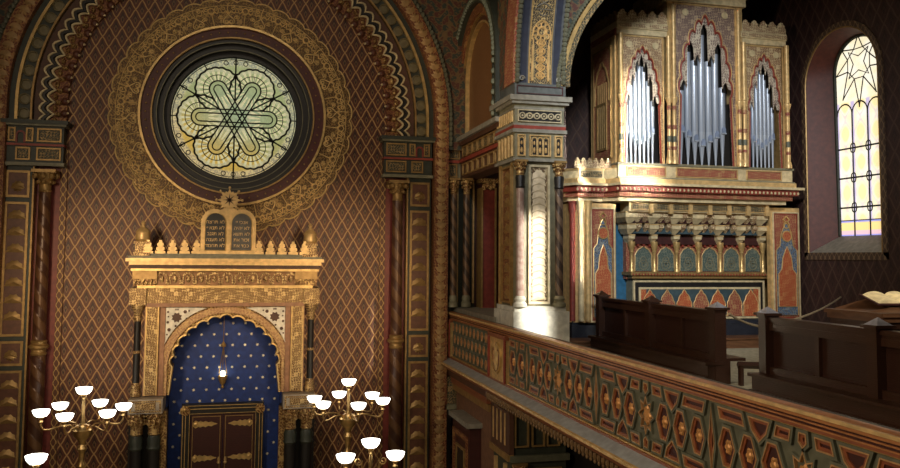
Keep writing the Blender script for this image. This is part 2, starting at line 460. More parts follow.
def arch_trim():
    """the great many-banded arch round the ark wall, band by band"""
    k = [0]
    def T(mb, m):
        k[0] += 1; return mb.build('trim_%d' % k[0], m, kind='structure')
    leg = 9.64
    # ground planes of the bands, stepping forward outwards
    T(MB().arc(RC, ZC, 3.56, 3.95, YW - .10, YW, leg=leg, n=72), 'redleaf')
    T(MB().arc(RC, ZC, 3.93, 4.24, YW - .14, YW, leg=leg, n=72), 'brown')
    T(MB().arc(RC, ZC, 4.22, 4.55, YW - .22, YW, leg=leg, n=72), 'darkgreen')
    T(MB().arc(RC, ZC, 4.50, 4.56, YW - .30, YW, leg=leg, n=72), 'gold')
    T(MB().arc(RC, ZC, 4.22, 4.26, YW - .28, YW, leg=leg, n=72), 'dgold')
    T(MB().arc(RC, ZC, 4.56, 4.70, YW - .26, YW, leg=leg, n=72), 'darkgreen')
    T(MB().arc(RC, ZC, 4.68, 5.02, YW - .45, YW, leg=0.9, n=72), 'redleaf')
    T(MB().arc(RC, ZC, 5.02, 5.14, YW - .40, YW, leg=9.4, n=72), 'darkgreen')
    # inner fringe of hanging knobs, carved cups, scalloped fillets
    knobs, cups, f1, f2, discs, eyes, leaves, ropes, f3 = [MB() for _ in range(9)]
    def along(r, step, a0=-.12, a1=pi + .12):
        N = int(round((a1 - a0) * r / step)); out = []
        for i in range(N + 1):
            a = a0 + (a1 - a0) * i / N
            out.append(a)
        return out
    def P(r, a):
        # below the springing the legs run straight down
        if a < 0: return (RC + r, ZC + r * a)
        if a > pi: return (RC - r, ZC - r * (a - pi))
        return (RC + r * cos(a), ZC + r * sin(a))
    for a in along(3.62, .27):
        x, z = P(3.60, a); knobs.ball((x, YW - .13, z), .085, .08, .085, 10, 6)
        x, z = P(3.53, a); eyes.ball((x, YW - .18, z), .03, .03, .03, 6, 4)
    S1 = along(3.85, .27)
    for i, a in enumerate(S1):
        x, z = P(3.73, a); cups.ball((x, YW - .11, z), .075, .09, .06, 8, 5)
        x, z = P(3.80, a + .035); cups.ball((x, YW - .12, z), .05, .07, .075, 8, 5)
    for mb, r, d in ((f1, 3.88, .14), (f2, 4.05, .12), (f3, 3.965, .13)):
        pts = []
        N = len(S1) - 1
        for i in range(N):
            for q in range(6):
                a = S1[i] + (S1[i + 1] - S1[i]) * q / 6
                x, z = P(r + d * abs(sin(pi * q / 6)) - d * .5, a); pts.append((x, YW - .15, z))
        mb.tube(pts, .045 if mb is f3 else .028, 6)
    for a in along(4.40, .315):
        x, z = P(4.38, a); discs.ylathe(x, z, [(.125, YW - .22), (.125, YW - .26), (.10, YW - .27), (.09, YW - .245), (.03, YW - .25)], 14)
    for a in along(4.85, .21, -.1, pi + .1):
        for off, sc in ((0, 1),):
            x, z = P(4.85, a); leaf(leaves, x, YW - .45, z, .27, .27, a + pi / 2 if 0 < a < pi else pi / 2)
    for a in along(5.08, .12, -.1, pi + .1):
        x, z = P(5.08, a); ropes.ball((x, YW - .42, z), .055, .05, .075, 6, 4)
    T(knobs, 'knob'); T(eyes, 'cream'); T(cups, 'goldcarve'); T(f1, 'cream'); T(f2, 'cream'); T(f3, 'black'); T(discs, 'disc'); T(leaves, 'leafgilt'); T(ropes, 'green')
    # leaf bands running straight down either corner
    lv = MB()
    for sx in (1, -1):
        z = 9.3
        while z > 1.0: leaf(lv, RC + sx * 4.85, YW - .45, z, .27, .27, pi / 2); z -= .21
    T(lv, 'leafgilt')
    # painted pendentives between the arch and the side walls
    for sx in (1, -1):
        arcp = [(RC + sx * 5.12 * cos(a), ZC + 5.12 * sin(a)) for a in [pi / 2 * i / 30 for i in range(31)]]
        poly = [(RC + sx * 5.6, 9.4)] + [(RC + sx * 5.12, 9.4)] + arcp + [(RC, 17), (RC + sx * 5.6, 17)]
        T(MB().prism(poly, YW - .36, YW - .02), 'pendentive')
    return k[0]

def leaf(mb, x, y, z, w, h, ang):
    """a small three-lobed relief leaf, pointing along ang in the wall plane"""
    out = []
    for px, pz in ((0, -.5), (.32, -.34), (.5, 0), (.26, .02), (.3, .3), (.1, .22), (0, .5), (-.1, .22), (-.3, .3), (-.26, .02), (-.5, 0), (-.32, -.34)):
        a, b = px * w, pz * h; c, s_ = cos(ang - pi / 2), sin(ang - pi / 2)
        out.append((x + a * c - b * s_, z + a * s_ + b * c))
    n = len(out)
    vs = [(p[0], y, p[1]) for p in out] + [(x, y - .055, z)]
    mb.add(vs, [(i, (i + 1) % n, n) for i in range(n)])

def rose_window():
    root = empty('window_1', (RC, YW, ZC), kind='structure')
    B = lambda mb, nm, m: mb.build(nm, m, root, kind=None)
    # gilt filigree collar lying on the wall
    N = 40; out = []; inn = []
    for i in range(N * 6):
        a = 2 * pi * i / (N * 6); r = 2.66 + .07 * abs(sin(a * N / 2)) ** .6
        out.append((RC + r * cos(a), ZC + r * sin(a))); inn.append((RC + 2.1 * cos(a), ZC + 2.1 * sin(a)))
    B(MB().ring(out, inn, YW - .03, YW), 'filigree_collar', 'filigree')
    fil = MB()
    for i in range(N):
        a = 2 * pi * (i + .5) / N
        er = Vector((cos(a), 0, sin(a))); et = Vector((-sin(a), 0, cos(a)))
        O = Vector((RC, YW - .045, ZC))
        def Q(r, t): return tuple(O + er * r + et * t)
        if i % 2 == 0:
            # heart: two lobes meeting at a point towards the rim
            H = []
            for q in range(24):
                t = 2 * pi * q / 24
                hx = .0078 * 16 * sin(t) ** 3; hz = .0078 * (13 * cos(t) - 5 * cos(2 * t) - 2 * cos(3 * t) - cos(4 * t))
                H.append(Q(2.24 - hz * 1.05, hx))
            fil.tube(H, .014, 5, closed=True)
            fil.tube([Q(2.20 + .035 * cos(t), .05 + .035 * sin(t)) for t in [k * pi / 4 for k in range(8)]], .012, 4, closed=True)
            fil.tube([Q(2.20 + .035 * cos(t), -.05 + .035 * sin(t)) for t in [k * pi / 4 for k in range(8)]], .012, 4, closed=True)
            fil.tube([Q(2.36, 0), Q(2.5, .02), Q(2.63, 0)], .012, 4)
        else:
            fil.tube([Q(2.12, 0), Q(2.26, .0), Q(2.4, 0)], .012, 4)
            fil.tube([Q(2.47 + .07 * cos(t), .07 * sin(t)) for t in [k * pi / 5 for k in range(10)]], .013, 4, closed=True)
        for sg in (1, -1):
            fil.tube([Q(2.38 + .10 * k / 8 + .05 * sin(k * .9), sg * (.02 + .17 * k / 8)) for k in range(9)], .012, 4)
            fil.tube([Q(2.52 + .055 * (1 - k / 14) * cos(k * .75), sg * (.11 + .055 * (1 - k / 14) * sin(k * .75))) for k in range(12)], .011, 4)
            fil.tube([Q(2.30 + .05 * (1 - k / 14) * cos(k * .75), sg * (.155 + .05 * (1 - k / 14) * sin(k * .75))) for k in range(12)], .010, 4)
    fil.tube([(p[0] , YW - .04, p[1]) for p in out], .016, 4, closed=True)
    for r in (2.42, 2.58):
        fil.tube([(RC + r * cos(a) + .0, YW - .04, ZC + r * sin(a)) for a in [2 * pi * k / 120 for k in range(120)]], .008, 4, closed=True)
    B(fil, 'filigree_scrollwork', 'fililine')
    rim = MB().circ(RC, ZC, 2.05, 2.10, YW - .10, YW + .1); B(rim, 'gilt_rim', 'gold')
    B(MB().circ(RC, ZC, 1.83, 2.06, YW - .02, YW + .2), 'painted_ring', mat('deep_red_ring', (.085, .014, .010), .5))
    dots = MB()
    for i in range(64):
        a = 2 * pi * i / 64; dots.ball((RC + 1.945 * cos(a), YW - .03, ZC + 1.945 * sin(a)), .022, .02, .022, 6, 4)
    B(dots, 'gilt_studs', 'dgold')
    B(MB().circ(RC, ZC, 1.80, 1.835, YW - .06, YW + .25), 'gilt_fillet', 'dgold')
    st = MB()
    for r0, r1, y in ((1.70, 1.81, .02), (1.56, 1.71, .14), (1.45, 1.57, .30)): st.circ(RC, ZC, r0, r1, YW + y, YW + .5)
    B(st, 'stepped_moulding', 'black')
    fl = MB()
    for r, y in ((1.71, .02), (1.57, .14)): fl.circ(RC, ZC, r - .008, r + .012, YW + y - .02, YW + y + .02)
    B(fl, 'moulding_fillet', 'greengrey')
    # stained glass: a daylit pane, and its leading
    def glass(nt, x, y, z):
        u = x - RC; v = z - ZC
        r = (u * u + v * v).m('SQRT'); an = v.m('ARCTAN2', u)
        n = noise(nt, 2.0, 4); n2 = noise(nt, 26.0, 2)
        warm = ((v * -.7 - u * .32) + (n - .5) * .9).step(-.25, .75)
        col = mixc(nt, warm, (.40, .47, .22), (.70, .47, .09))
        col = mixc(nt, (r - .2).step(1.0, .1) * .45, col, (.36, .50, .40))
        a6 = ((an * (3 / pi) + .5).frac() - .5) * (pi / 3)
        ux = r * a6.cos() - .78; uz = r * a6.sin()
        pr_ = (ux * ux + uz * uz).m('SQRT'); pa = uz.m('ARCTAN2', ux)
        fan_ = (pr_ - .34).abs().step(.17, .12)
        col = mixc(nt, fan_ * (1.0 - pr_.step(.18, .2) * 0.0), col, mixc(nt, (pa * 21.0).sin().step(-.3, .5), col, (.85, .80, .48)))
        col = mixc(nt, (pr_ - .46).abs().step(.05, .03) * .6, col, (.60, .60, .40))
        col = mixc(nt, r.step(1.22, 1.30) * .55, col, mixc(nt, n2.step(.45, .55), (.75, .68, .45), (.35, .33, .38)))
        return mixc(nt, n2.step(.35, .65) * .3, col, (.22, .26, .12)), n2
    gm = mat('rose_stained_glass', glass, .3, emit=.55)
    B(MB().ylathe(RC, ZC, [(1.47, YW + .40), (1.47, YW + .44)], 96), 'glass_pane', gm)
    ld = MB(); y = YW + .385
    def C(cx, cz, r, a0=0, a1=2 * pi, n=28, w=.016):
        ld.tube([(RC + cx + r * cos(a0 + (a1 - a0) * k / n), y, ZC + cz + r * sin(a0 + (a1 - a0) * k / n)) for k in range(n + 1)], w, 4)
    def Ln(x0, z0, x1, z1, w=.016): ld.tube([(RC + x0, y, ZC + z0), (RC + x1, y, ZC + z1)], w, 4)
    C(0, 0, 1.445, n=80); C(0, 0, 1.40, n=80, w=.009)
    for k in range(6):
        a = k * pi / 3; cx, cz = .78 * cos(a), .78 * sin(a); b = a + pi / 6
        e = Vector((cos(a), sin(a))); t = Vector((-sin(a), cos(a)))
        # keyhole petal: fan, inner rings
        pts = []
        for q in range(61):
            an = a - 2.25 + 4.5 * q / 60; rr = .50 + .025 * abs(sin(q * pi / 60 * 13))
            pts.append((RC + cx + rr * cos(an), y, ZC + cz + rr * sin(an)))
        ld.tube(pts, .022, 4)
        C(cx, cz, .34, a - 1.9, a + 1.9, 22, .009); C(cx, cz, .20, a - pi / 2, a + pi / 2, 16, .018); C(cx, cz, .10, a - pi / 2, a + pi / 2, 12, .014)
        for q in (-.20, -.10, .10, .20):
            p0 = t * q; p1 = t * q + e * .78; Ln(p0.x, p0.y, p1.x, p1.y, .016)
        for q in range(9):
            an = a - 1.5 + 3.0 * q / 8; Ln(cx + .22 * cos(an), cz + .22 * sin(an), cx + .34 * cos(an), cz + .34 * sin(an), .006)
        Ln(1.28 * cos(a), 1.28 * sin(a), 1.44 * cos(a), 1.44 * sin(a), .013); Ln(.40 * cos(b), .40 * sin(b), 1.44 * cos(b), 1.44 * sin(b), .018)
        for da in (-.17, 0, .17):
            C(1.33 * cos(b + da), 1.33 * sin(b + da), .05, n=10, w=.010)
    B(ld, 'leading', 'iron')

def pilasters():
    """flat painted pilasters either side of the ark wall, and the friezes over them"""
    k = 0
    for sx in (1, -1):
        X = lambda d: XC + sx * d
        def bx(mb, d0, d1, y0, y1, z0, z1):
            a, b = sorted((X(d0), X(d1))); return mb.box(a, b, y0, y1, z0, z1)
        def fr(mb, d0, d1, z0, z1, w, y0, y1):
            a, b = sorted((X(d0), X(d1))); return mb.frame(a, b, z0, z1, w, y0, y1)
        root = empty('trim_%d' % (90 + sx), (X(4.0), YW, 0.9), kind='structure')
        pp = lambda mb, nm, m: mb.build(nm, m, root)
        pp(bx(MB(), 3.47, 3.60, YW - .06, YW, .9, 9.2), 'zigzag_border', mat('zigzag_border', zigzag((.10, .035, .015), (.42, .25, .08)), .5, .2, .3))
        pp(bx(MB(), 3.60, 4.10, YW - .02, YW, .9, 8.7), 'red_recess', 'dred')
        pp(bx(MB(), 4.10, 4.68, YW - .22, YW, .9, 8.72), 'pilaster_body', 'darkgreen')
        edge = MB()
        for z0, z1 in ((8.02, 8.60), (5.06, 7.92), (4.44, 4.96), (1.2, 4.34)):
            fr(edge, 4.17, 4.64, z0, z1, .05, YW - .25, YW - .2)
        bx(edge, 4.085, 4.12, YW - .24, YW, .9, 8.7)
        pp(edge, 'gilt_frame', 'dgold')
        fill = MB()
        for z0, z1 in ((8.07, 8.55), (5.11, 7.87), (4.49, 4.91), (1.25, 4.29)): bx(fill, 4.22, 4.59, YW - .23, YW - .2, z0, z1)
        pp(fill, 'painted_panel', mat('brown_red_panel', (.13, .05, .025), .5))
        lv = MB(); bosses = MB()
        z = 7.66
        while z > 1.4:
            if not (4.2 < z < 5.15):
                lv.add(*fan(X(4.405), YW - .235, z, .19, .2)); bosses.ball((X(4.405), YW - .24, z - .02), .035, .03, .035, 6, 4)
            z -= .36
        for zc in (8.3, 4.7): lv.add(*fan(X(4.405), YW - .235, zc, .14, .16)); leaf(lv, X(4.405), YW - .23, zc - .1, .25, .18, -pi / 2)
        pp(lv, 'relief_palmettes', 'dgold'); pp(bosses, 'relief_bosses', 'palegold')
        # entablature in two rows
        pp(bx(MB(), 3.52, 4.68, YW - .30, YW, 8.72, 9.56), 'frieze_body', 'darkgreen')
        ln = MB()
        bx(ln, 3.48, 4.70, YW - .37, YW, 8.70, 8.77); bx(ln, 3.46, 4.72, YW - .42, YW, 9.56, 9.60)
        pp(ln, 'gilt_ledge', 'greengrey')
        pp(bx(MB(), 3.50, 4.70, YW - .35, YW, 9.13, 9.18), 'red_line', 'red')
        pp(bx(MB(), 3.42, 4.74, YW - .46, YW, 9.60, 9.68), 'cap_ledge', 'darkgreen')
        f2 = MB(); f3 = MB()
        for d0, d1, z0, z1 in ((3.56, 4.05, 8.82, 9.10), (4.17, 4.46, 8.82, 9.10), (3.56, 4.05, 9.22, 9.52), (4.12, 4.27, 9.22, 9.52), (4.47, 4.62, 9.22, 9.52)):
            fr(f2, d0, d1, z0, z1, .035, YW - .335, YW - .29); bx(f3, d0 + .05, d1 - .05, YW - .32, YW - .29, z0 + .05, z1 - .05)
        pp(f2, 'frieze_frames', 'dgold'); pp(f3, 'frieze_panels', 'greenscroll')
        am = MB(); c = X(4.37)
        am.arc(c, 9.36, .06, .10, YW - .34, YW - .29, n=12, leg=9.2); pp(am, 'frieze_arch', 'dred')
        # twisted column in the red recess: a thing of its own
        side = 'right' if sx > 0 else 'left'
        cx, cy = X(3.86), YW - .25
        col = empty('twisted_column', (cx, cy, .9), 'tall dark spiral-carved column in the red recess %s of the ark, under the great arch' % ('to the right' if sx > 0 else 'to the left'), 'column', 'spiral columns flanking the ark wall')
        tw = mat('spiral_shaft', twist((.07, .028, .016), (.15, .072, .03), 6.5), .35, .15, .5)
        MB().lathe(cx, cy, [(.135, 4.98), (.13, 6.5), (.12, 8.16)], 20).build('shaft', tw, col, (cx, cy, 5))
        MB().lathe(cx, cy, [(.15, 1.3), (.148, 3), (.145, 4.66)], 20).build('lower_shaft', tw, col, (cx, cy, 2))
        MB().lathe(cx, cy, [(.15, 4.66), (.17, 4.69), (.145, 4.73), (.15, 4.78), (.205, 4.82), (.205, 4.86), (.15, 4.90), (.16, 4.94), (.17, 4.96), (.14, 4.98)], 24).build('shaft_ring', 'dgold', col)
        capital(cx, cy, 8.14, 8.62, .12, .24, col, 'dgold')
        MB().lathe(cx, cy, [(.28, .9), (.28, 1.05), (.22, 1.1), (.25, 1.2), (.19, 1.32)], 20).build('base', 'dgold', col)

def fan(x, y, z, w, h):
    """half-round palmette relief"""
    vs = [(x, y, z - h * .5)]; n = 10
    for i in range(n + 1):
        a = pi * i / n; k = 1 - .12 * (i % 2)
        vs.append((x + w * cos(a) * k, y, z - h * .5 + h * sin(a) * k))
    vs.append((x, y - .05, z))
    return vs, [(i, i + 1, n + 2) for i in range(1, n + 1)] + [(0, 1, n + 2), (n + 1, 0, n + 2)]

def capital(cx, cy, z0, z1, r0, r1, parent, m, n=8):
    """bell capital with curled leaves and a square abacus"""
    h = z1 - z0; mb = MB()
    mb.lathe(cx, cy, [(r0, z0), (r0 * 1.15, z0 + .06 * h), (r0, z0 + .12 * h), (r0 * 1.02, z0 + .4 * h), (r1 * .8, z0 + .8 * h), (r1 * .85, z0 + .86 * h)], 16)
    for k in range(n):
        a = 2 * pi * k / n
        c, s_ = cos(a), sin(a)
        for zz, rr, q in ((.45, r0 * 1.25, .10), (.72, r1 * .95, .13)):
            mb.ball((cx + c * rr, cy + s_ * rr, z0 + zz * h), r1 * .24, r1 * .24, h * q, 6, 4)
    mb.build('capital', m, parent)
    MB().box(cx - r1, cx + r1, cy - r1, cy + r1, z0 + .86 * h, z1).build('abacus', 'dgold', parent)
# ================================================================= the ark
def torah_ark():
    cx = XC; yf = 18.5
    root = empty('torah_ark', (cx, 18.9, .9), 'gilded holy ark with a lobed arch over a blue starry niche, below the rose window', 'ark')
    b = lambda mb, nm, m, par=None, **k: mb.build(nm, m, par or root, **k)
    X = lambda d, sx: cx + sx * d
    # cornice, frieze, lintel
    cor = MB()
    for d, y, z0, z1 in ((2.06, .34, 6.67, 6.74), (2.00, .28, 6.60, 6.67)): cor.box(cx - d, cx + d, yf - y, YW, z0, z1)
    b(cor, 'cornice', 'palegold')
    b(MB().box(cx - 2.02, cx + 2.02, yf - .30, YW, 6.74, 6.79), 'cornice_top', 'greengrey')
    b(MB().box(cx - 1.96, cx + 1.96, yf - .22, YW, 6.52, 6.60), 'cornice_under', 'brown')
    b(MB().box(cx - 1.96, cx + 1.96, yf - .26, YW, 6.47, 6.52), 'gilt_moulding', 'gold')
    b(MB().box(cx - 1.46, cx + 1.46, yf - .10, YW, 6.16, 6.48), 'frieze', mat('frieze_ground', (.30, .15, .06), .5, .2))
    fr = MB()
    for i in range(11):
        x = cx - 1.35 + .27 * i
        fr.arc(x, 6.32, .085, .125, yf - .15, yf - .09, n=10, leg=6.2); fr.ball((x, yf - .12, 6.30), .05, .04, .08, 6, 4); fr.ball((x + .135, yf - .12, 6.21), .04, .03, .04, 6, 4)
    b(fr, 'frieze_arcade', 'goldfine')
    for sx in (1, -1):
        a, c = sorted((X(1.44, sx), X(1.93, sx)))
        blk = b(MB().box(a, c, yf - .2, YW, 6.30, 6.48), 'corner_block', 'dgold')
        dn = MB()
        for i in range(6): dn.prism([(a + .04 + i * .08, 6.16), (a + .08 + i * .08, 6.3), (a + i * .08, 6.3)], yf - .16, YW - .3)
        dn.box(a, c, yf - .10, YW, 6.15, 6.3)
        b(dn, 'corner_dentils', 'goldcarve')
    b(MB().box(cx - 1.84, cx + 1.84, yf - .12, YW, 6.10, 6.16), 'gilt_string', 'gold')
    b(MB().box(cx - 1.66, cx + 1.66, yf - .05, YW, 5.78, 6.10), 'lintel', 'goldfine')
    b(MB().box(cx - 1.66, cx + 1.66, yf - .07, YW, 5.70, 5.78), 'lintel_fillet', mat('dusty_rose_paint', (.34, .17, .09), .5, .1))
    # uprights
    pink = mat('dusty_rose_paint', (.34, .17, .09))
    for sx in (1, -1):
        a, c = sorted((X(1.26, sx), X(1.68, sx)))
        b(MB().box(a, c, yf, YW, 3.82, 5.70), 'upright', pink)
        a, c = sorted((X(1.42, sx), X(1.64, sx)))
        b(MB().box(a, c, yf - .05, yf, 3.84, 5.70), 'upright_panel', 'goldfine')
        e = MB()
        for d in (1.40, 1.64):
            x = X(d, sx); e.box(x - .015, x + .015, yf - .07, yf, 3.84, 5.7)
        b(e, 'upright_fillet', 'gold')
        # upper black colonnette with gilt mounts
        x, y = X(1.82, sx), yf + .02
        col = b(MB().lathe(x, y, [(.072, 4.10), (.068, 5.42)], 14), 'colonnette', 'black')
        g = MB().lathe(x, y, [(.10, 3.82), (.11, 3.9), (.085, 3.96), (.10, 4.0), (.075, 4.1)], 14)
        g.lathe(x, y, [(.08, 4.72), (.09, 4.74), (.075, 4.78)], 14)
        g.lathe(x, y, [(.075, 5.40), (.09, 5.43), (.075, 5.48), (.09, 5.6), (.14, 5.68), (.14, 5.74)], 14)
        g.parts('colonnette_mount', 'goldfine', col)
        b(MB().box(x - .17, x + .17, yf - .12, YW, 5.74, 6.10), 'pier_block', 'goldfine')
        # finial
        x, y = X(1.77, sx), yf + .0
        f = b(MB().box(x - .17, x + .17, y - .17, y + .17, 6.79, 6.86).box(x - .135, x + .135, y - .135, y + .135, 6.86, 7.04).box(x - .16, x + .16, y - .16, y + .16, 7.04, 7.09), 'finial', 'goldfine')
        b(MB().lathe(x, y, [(.12, 7.09), (.155, 7.14), (.14, 7.26), (.15, 7.3), (.11, 7.36), (.05, 7.40), (.035, 7.45), (.05, 7.49), (.012, 7.54)], 16), 'finial_dome', 'palegold', f)
        # capital block on paired columns
        a, c = sorted((X(1.24, sx), X(1.92, sx)))
        bl = b(MB().box(a, c, yf - .3, YW, 3.50, 3.80), 'impost_block', mat('grey_rose_paint', (.40, .34, .27), .5))
        b(MB().frame(a + .03, c - .03, 3.53, 3.77, .03, yf - .32, yf - .29).box(a + .14, c - .14, yf - .33, yf - .29, 3.58, 3.73), 'impost_ornament', 'goldfine', bl)
        cap = MB()
        for d in (1.41, 1.76):
            x = X(d, sx); y = yf - .08
            cap.lathe(x, y, [(.10, 3.02), (.13, 3.05), (.12, 3.1), (.13, 3.3), (.16, 3.40), (.17, 3.5)], 14)
            for k in range(8):
                q = 2 * pi * k / 8; cap.ball((x + .14 * cos(q), y + .14 * sin(q), 3.3), .05, .05, .08, 6, 4); cap.ball((x + .155 * cos(q + .4), y + .155 * sin(q + .4), 3.43), .05, .05, .05, 6, 4)
        b(cap, 'paired_capital', 'goldcarve')
        for d in (1.41, 1.76):
            x = X(d, sx); y = yf - .08
            lc = b(MB().lathe(x, y, [(.135, 1.2), (.125, 2.72)], 16), 'lower_column', 'black')
            b(MB().lathe(x, y, [(.13, 2.72), (.15, 2.76), (.13, 2.82), (.14, 2.94), (.11, 3.02)], 16), 'column_collar', 'darkgreen', lc)
            b(MB().lathe(x, y, [(.18, .9), (.18, 1.0), (.15, 1.06), (.16, 1.14), (.135, 1.2)], 16), 'column_base', 'dgold', lc)
        a, c = sorted((X(1.20, sx), X(1.95, sx)))
        b(MB().box(a, c, yf + .16, YW, .9, 3.50), 'side_pier', 'black')
        e = MB(); x = X(1.235, sx); e.box(x - .07, x + .07, yf - .02, yf + .2, .9, 3.50)
        b(e, 'jamb_strip', 'goldcarve')
    # scalloped horseshoe arch plate
    arch = lobed(cx, 1.16, 3.82, 4.42, 5.53, 13, .055, .10, 8, .02)
    arch = [(min(max(p[0], cx - 1.2), cx + 1.2), p[1]) for p in arch]
    mb = MB(); plate_around(mb, arch, cx - 1.27, cx + 1.27, 3.82, 5.70, yf + .06, yf + .5)
    b(mb, 'arch_plate', 'goldcarve')
    # archivolt ring in front
    A = [pi * i / 40 for i in range(41)]
    mb = MB()
    o = [(cx + 1.36 * cos(a), 4.36 + 1.33 * sin(a)) for a in A]; i_ = [(cx + 1.20 * cos(a), 4.36 + 1.20 * sin(a)) for a in A]
    o = [(min(max(p[0], cx - 1.27), cx + 1.27), p[1]) for p in o]
    mb.ring([(cx + 1.27, 3.82)] + o + [(cx - 1.27, 3.82)], [(cx + 1.2, 3.82)] + i_ + [(cx - 1.2, 3.82)], yf + .0, yf + .08, closed=False)
    b(mb, 'archivolt', mat('rosy_gold_paint', scroll((.36, .19, .09), (.60, .38, .16), 22, .4), .45, .2, .2))
    e = MB().tube([(p[0], yf + .04, p[1]) for p in arch], .022, 5)
    b(e, 'lobed_edge', 'gold')
    # pierced white spandrels
    for sx in (1, -1):
        pts = [(X(1.25, sx), 5.68), (X(1.25, sx), 4.98)]
        for k in range(9):
            a = radians(23 + k * 6.2); pts.append((X(1.38 * cos(a), sx), 4.36 + 1.37 * sin(a)))
        pts.append((X(.66, sx), 5.68))
        sp = b(MB().prism(pts, yf - .015, yf + .05), 'spandrel', mat('white_pierced_stone', (.78, .72, .60), .5))
        h = MB()
        c = (X(1.03, sx), 5.47)
        h.prism([(c[0] + .115 * (1 if k % 2 else .72) * cos(pi * k / 8), c[1] + .115 * (1 if k % 2 else .72) * sin(pi * k / 8)) for k in range(16)], yf - .02, yf - .01)
        for dx, dz, r in ((.18, .12, .025), (.18, -.10, .03), (-.17, .12, .04), (.02, .17, .02), (-.2, -.02, .02), (.17, .02, .02), (.15, -.26, .04), (.02, -.18, .025), (-.02, .17, .02), (-.25, .14, .02), (.19, -.36, .02)):
            px, pz = c[0] + dx * sx, c[1] + dz
            h.prism([(px + r * cos(k * pi / 3), pz + r * sin(k * pi / 3)) for k in range(6)], yf - .02, yf - .01)
        h.parts('spandrel_piercing', 'brown', sp)
    # niche: back, sides, stars
    b(MB().box(cx - 1.24, cx + 1.24, 19.2, YW - .02, .9, 5.7), 'niche_back', 'blue')
    sd = MB()
    for sx in (1, -1):
        a, c = sorted((X(1.20, sx), X(1.30, sx))); sd.box(a, c, yf + .45, 19.2, .9, 5.7)
    b(sd, 'niche_side', 'blue')
    st = MB()
    for r in range(13):
        z = 5.28 - .245 * r
        for i in range(-4, 5):
            x = cx + .272 * (i + (.5 if r % 2 == 0 else 0))
            if abs(x - cx) > 1.12: continue
            if z < 3.5 and abs(x - cx) < .92: continue
            st.prism([(x + .036 * (1 if k % 2 else .5) * cos(pi * k / 6 + .26), z + .036 * (1 if k % 2 else .5) * sin(pi * k / 6 + .26)) for k in range(12)], 19.185, 19.2)
    st.parts('gilt_star', 'star', root)
    # inner doorcase and double door
    fr = MB(); dc = XC - .03
    for d, z, w in ((.86, 3.50, .014), (.80, 3.43, .014), (.715, 3.325, .010)):
        o = [(dc - d, .9), (dc - d, z), (dc + d, z), (dc + d, .9)]; i_ = [(dc - d + w, .9), (dc - d + w, z - w), (dc + d - w, z - w), (dc + d - w, .9)]
        fr.ring(o, i_, 18.985, 19.01, closed=False)
    b(fr, 'doorcase_fillet', 'gold')
    b(MB().ring([(dc - .88, .9), (dc - .88, 3.52), (dc + .88, 3.52), (dc + .88, .9)], [(dc - .70, .9), (dc - .70, 3.31), (dc + .70, 3.31), (dc + .70, .9)], 19.0, 19.2, closed=False), 'doorcase', 'black')
    ro = MB()
    for sx in (1, -1):
        x = dc + sx * .80; ro.prism([(x + .11 * cos(k * pi / 4 + pi / 8), 3.40 + .11 * sin(k * pi / 4 + pi / 8)) for k in range(8)], 18.94, 19.0); ro.ball((x, 18.94, 3.42), .05, .03, .05, 8, 5)
    ro.parts('doorcase_rosette', 'goldcarve', root)
    for sx in (1, -1):
        a, c = sorted((dc, dc + sx * .70))
        lf = b(MB().box(a + .006, c - .006, 19.06, 19.14, .92, 3.31), 'ark_door', 'door')
        e = MB().frame(a + .05, c - .05, 1.0, 3.25, .014, 19.045, 19.07)
        b(e, 'door_fillet', 'dgold', lf)
        for z in (3.08, 2.34, 1.5):
            h = MB(); xs = dc + sx * .64
            pts = []
            prof = [(0, .03), (.06, .085), (.12, .05), (.16, .07), (.22, .045), (.27, .065), (.33, .035), (.40, .05), (.46, .02), (.52, .006)]
            up = [(xs - sx * u, z + h_) for u, h_ in prof]; dn = [(xs - sx * u, z - h_) for u, h_ in reversed(prof)]
            h.prism(up + dn, 19.03, 19.06); h.ball((xs - sx * .06, 19.03, z), .045, .03, .05, 8, 5)
            b(h, 'hinge_strap', 'gold', lf)
        k = MB().lathe(dc + sx * .07, 19.02, [(.02, 2.26), (.035, 2.3), (.02, 2.36)], 8); k.ball((dc + sx * .07, 19.03, 2.24), .04)
        b(k, 'door_knob', 'palegold', lf)
    # cresting
    for sx in (1, -1):
        for i in range(5):
            x = X(.655 + .247 * i, sx)
            m = [(-.105, 0), (-.105, .06), (-.05, .075), (-.085, .09), (-.085, .145), (-.04, .16), (-.065, .18), (-.065, .23), (-.03, .25), (-.03, .30), (.03, .30), (.03, .25), (.065, .23), (.065, .18), (.04, .16), (.085, .145), (.085, .09), (.05, .075), (.105, .06), (.105, 0)]
            b(MB().prism([(x + p[0], 6.83 + p[1]) for p in m], yf - .14, yf - .06), 'merlon', 'palegold')
    b(MB().box(cx - 1.58, cx + 1.58, yf - .18, yf, 6.79, 6.84), 'cresting_rail', 'greengrey')
    # tablets of the law
    t = MB(); o = []
    for sx in (1, -1):
        pass
    tc = cx
    prof = [(tc - .58, 6.84), (tc - .58, 7.52)]
    for k in range(9):
        a = pi - pi * k / 16 * 1.25; prof.append((tc - .29 + .29 * cos(a), 7.52 + .30 * sin(a)))
    pr2 = [(2 * tc - p[0], p[1]) for p in reversed(prof)]
    b(t.prism(prof + [(tc - .09, 7.84)] + [(tc + .09, 7.84)] + pr2, yf - .12, yf + .02), 'tablet_frame', 'palegold')
    lines = {-1: ['לא תרצח', 'לא תנאף', 'לא תגנב', 'לא תענה', 'לא תחמד'], 1: ['אנכי יי', 'לא יהיה', 'לא תשא', 'זכור את', 'כבד את']}
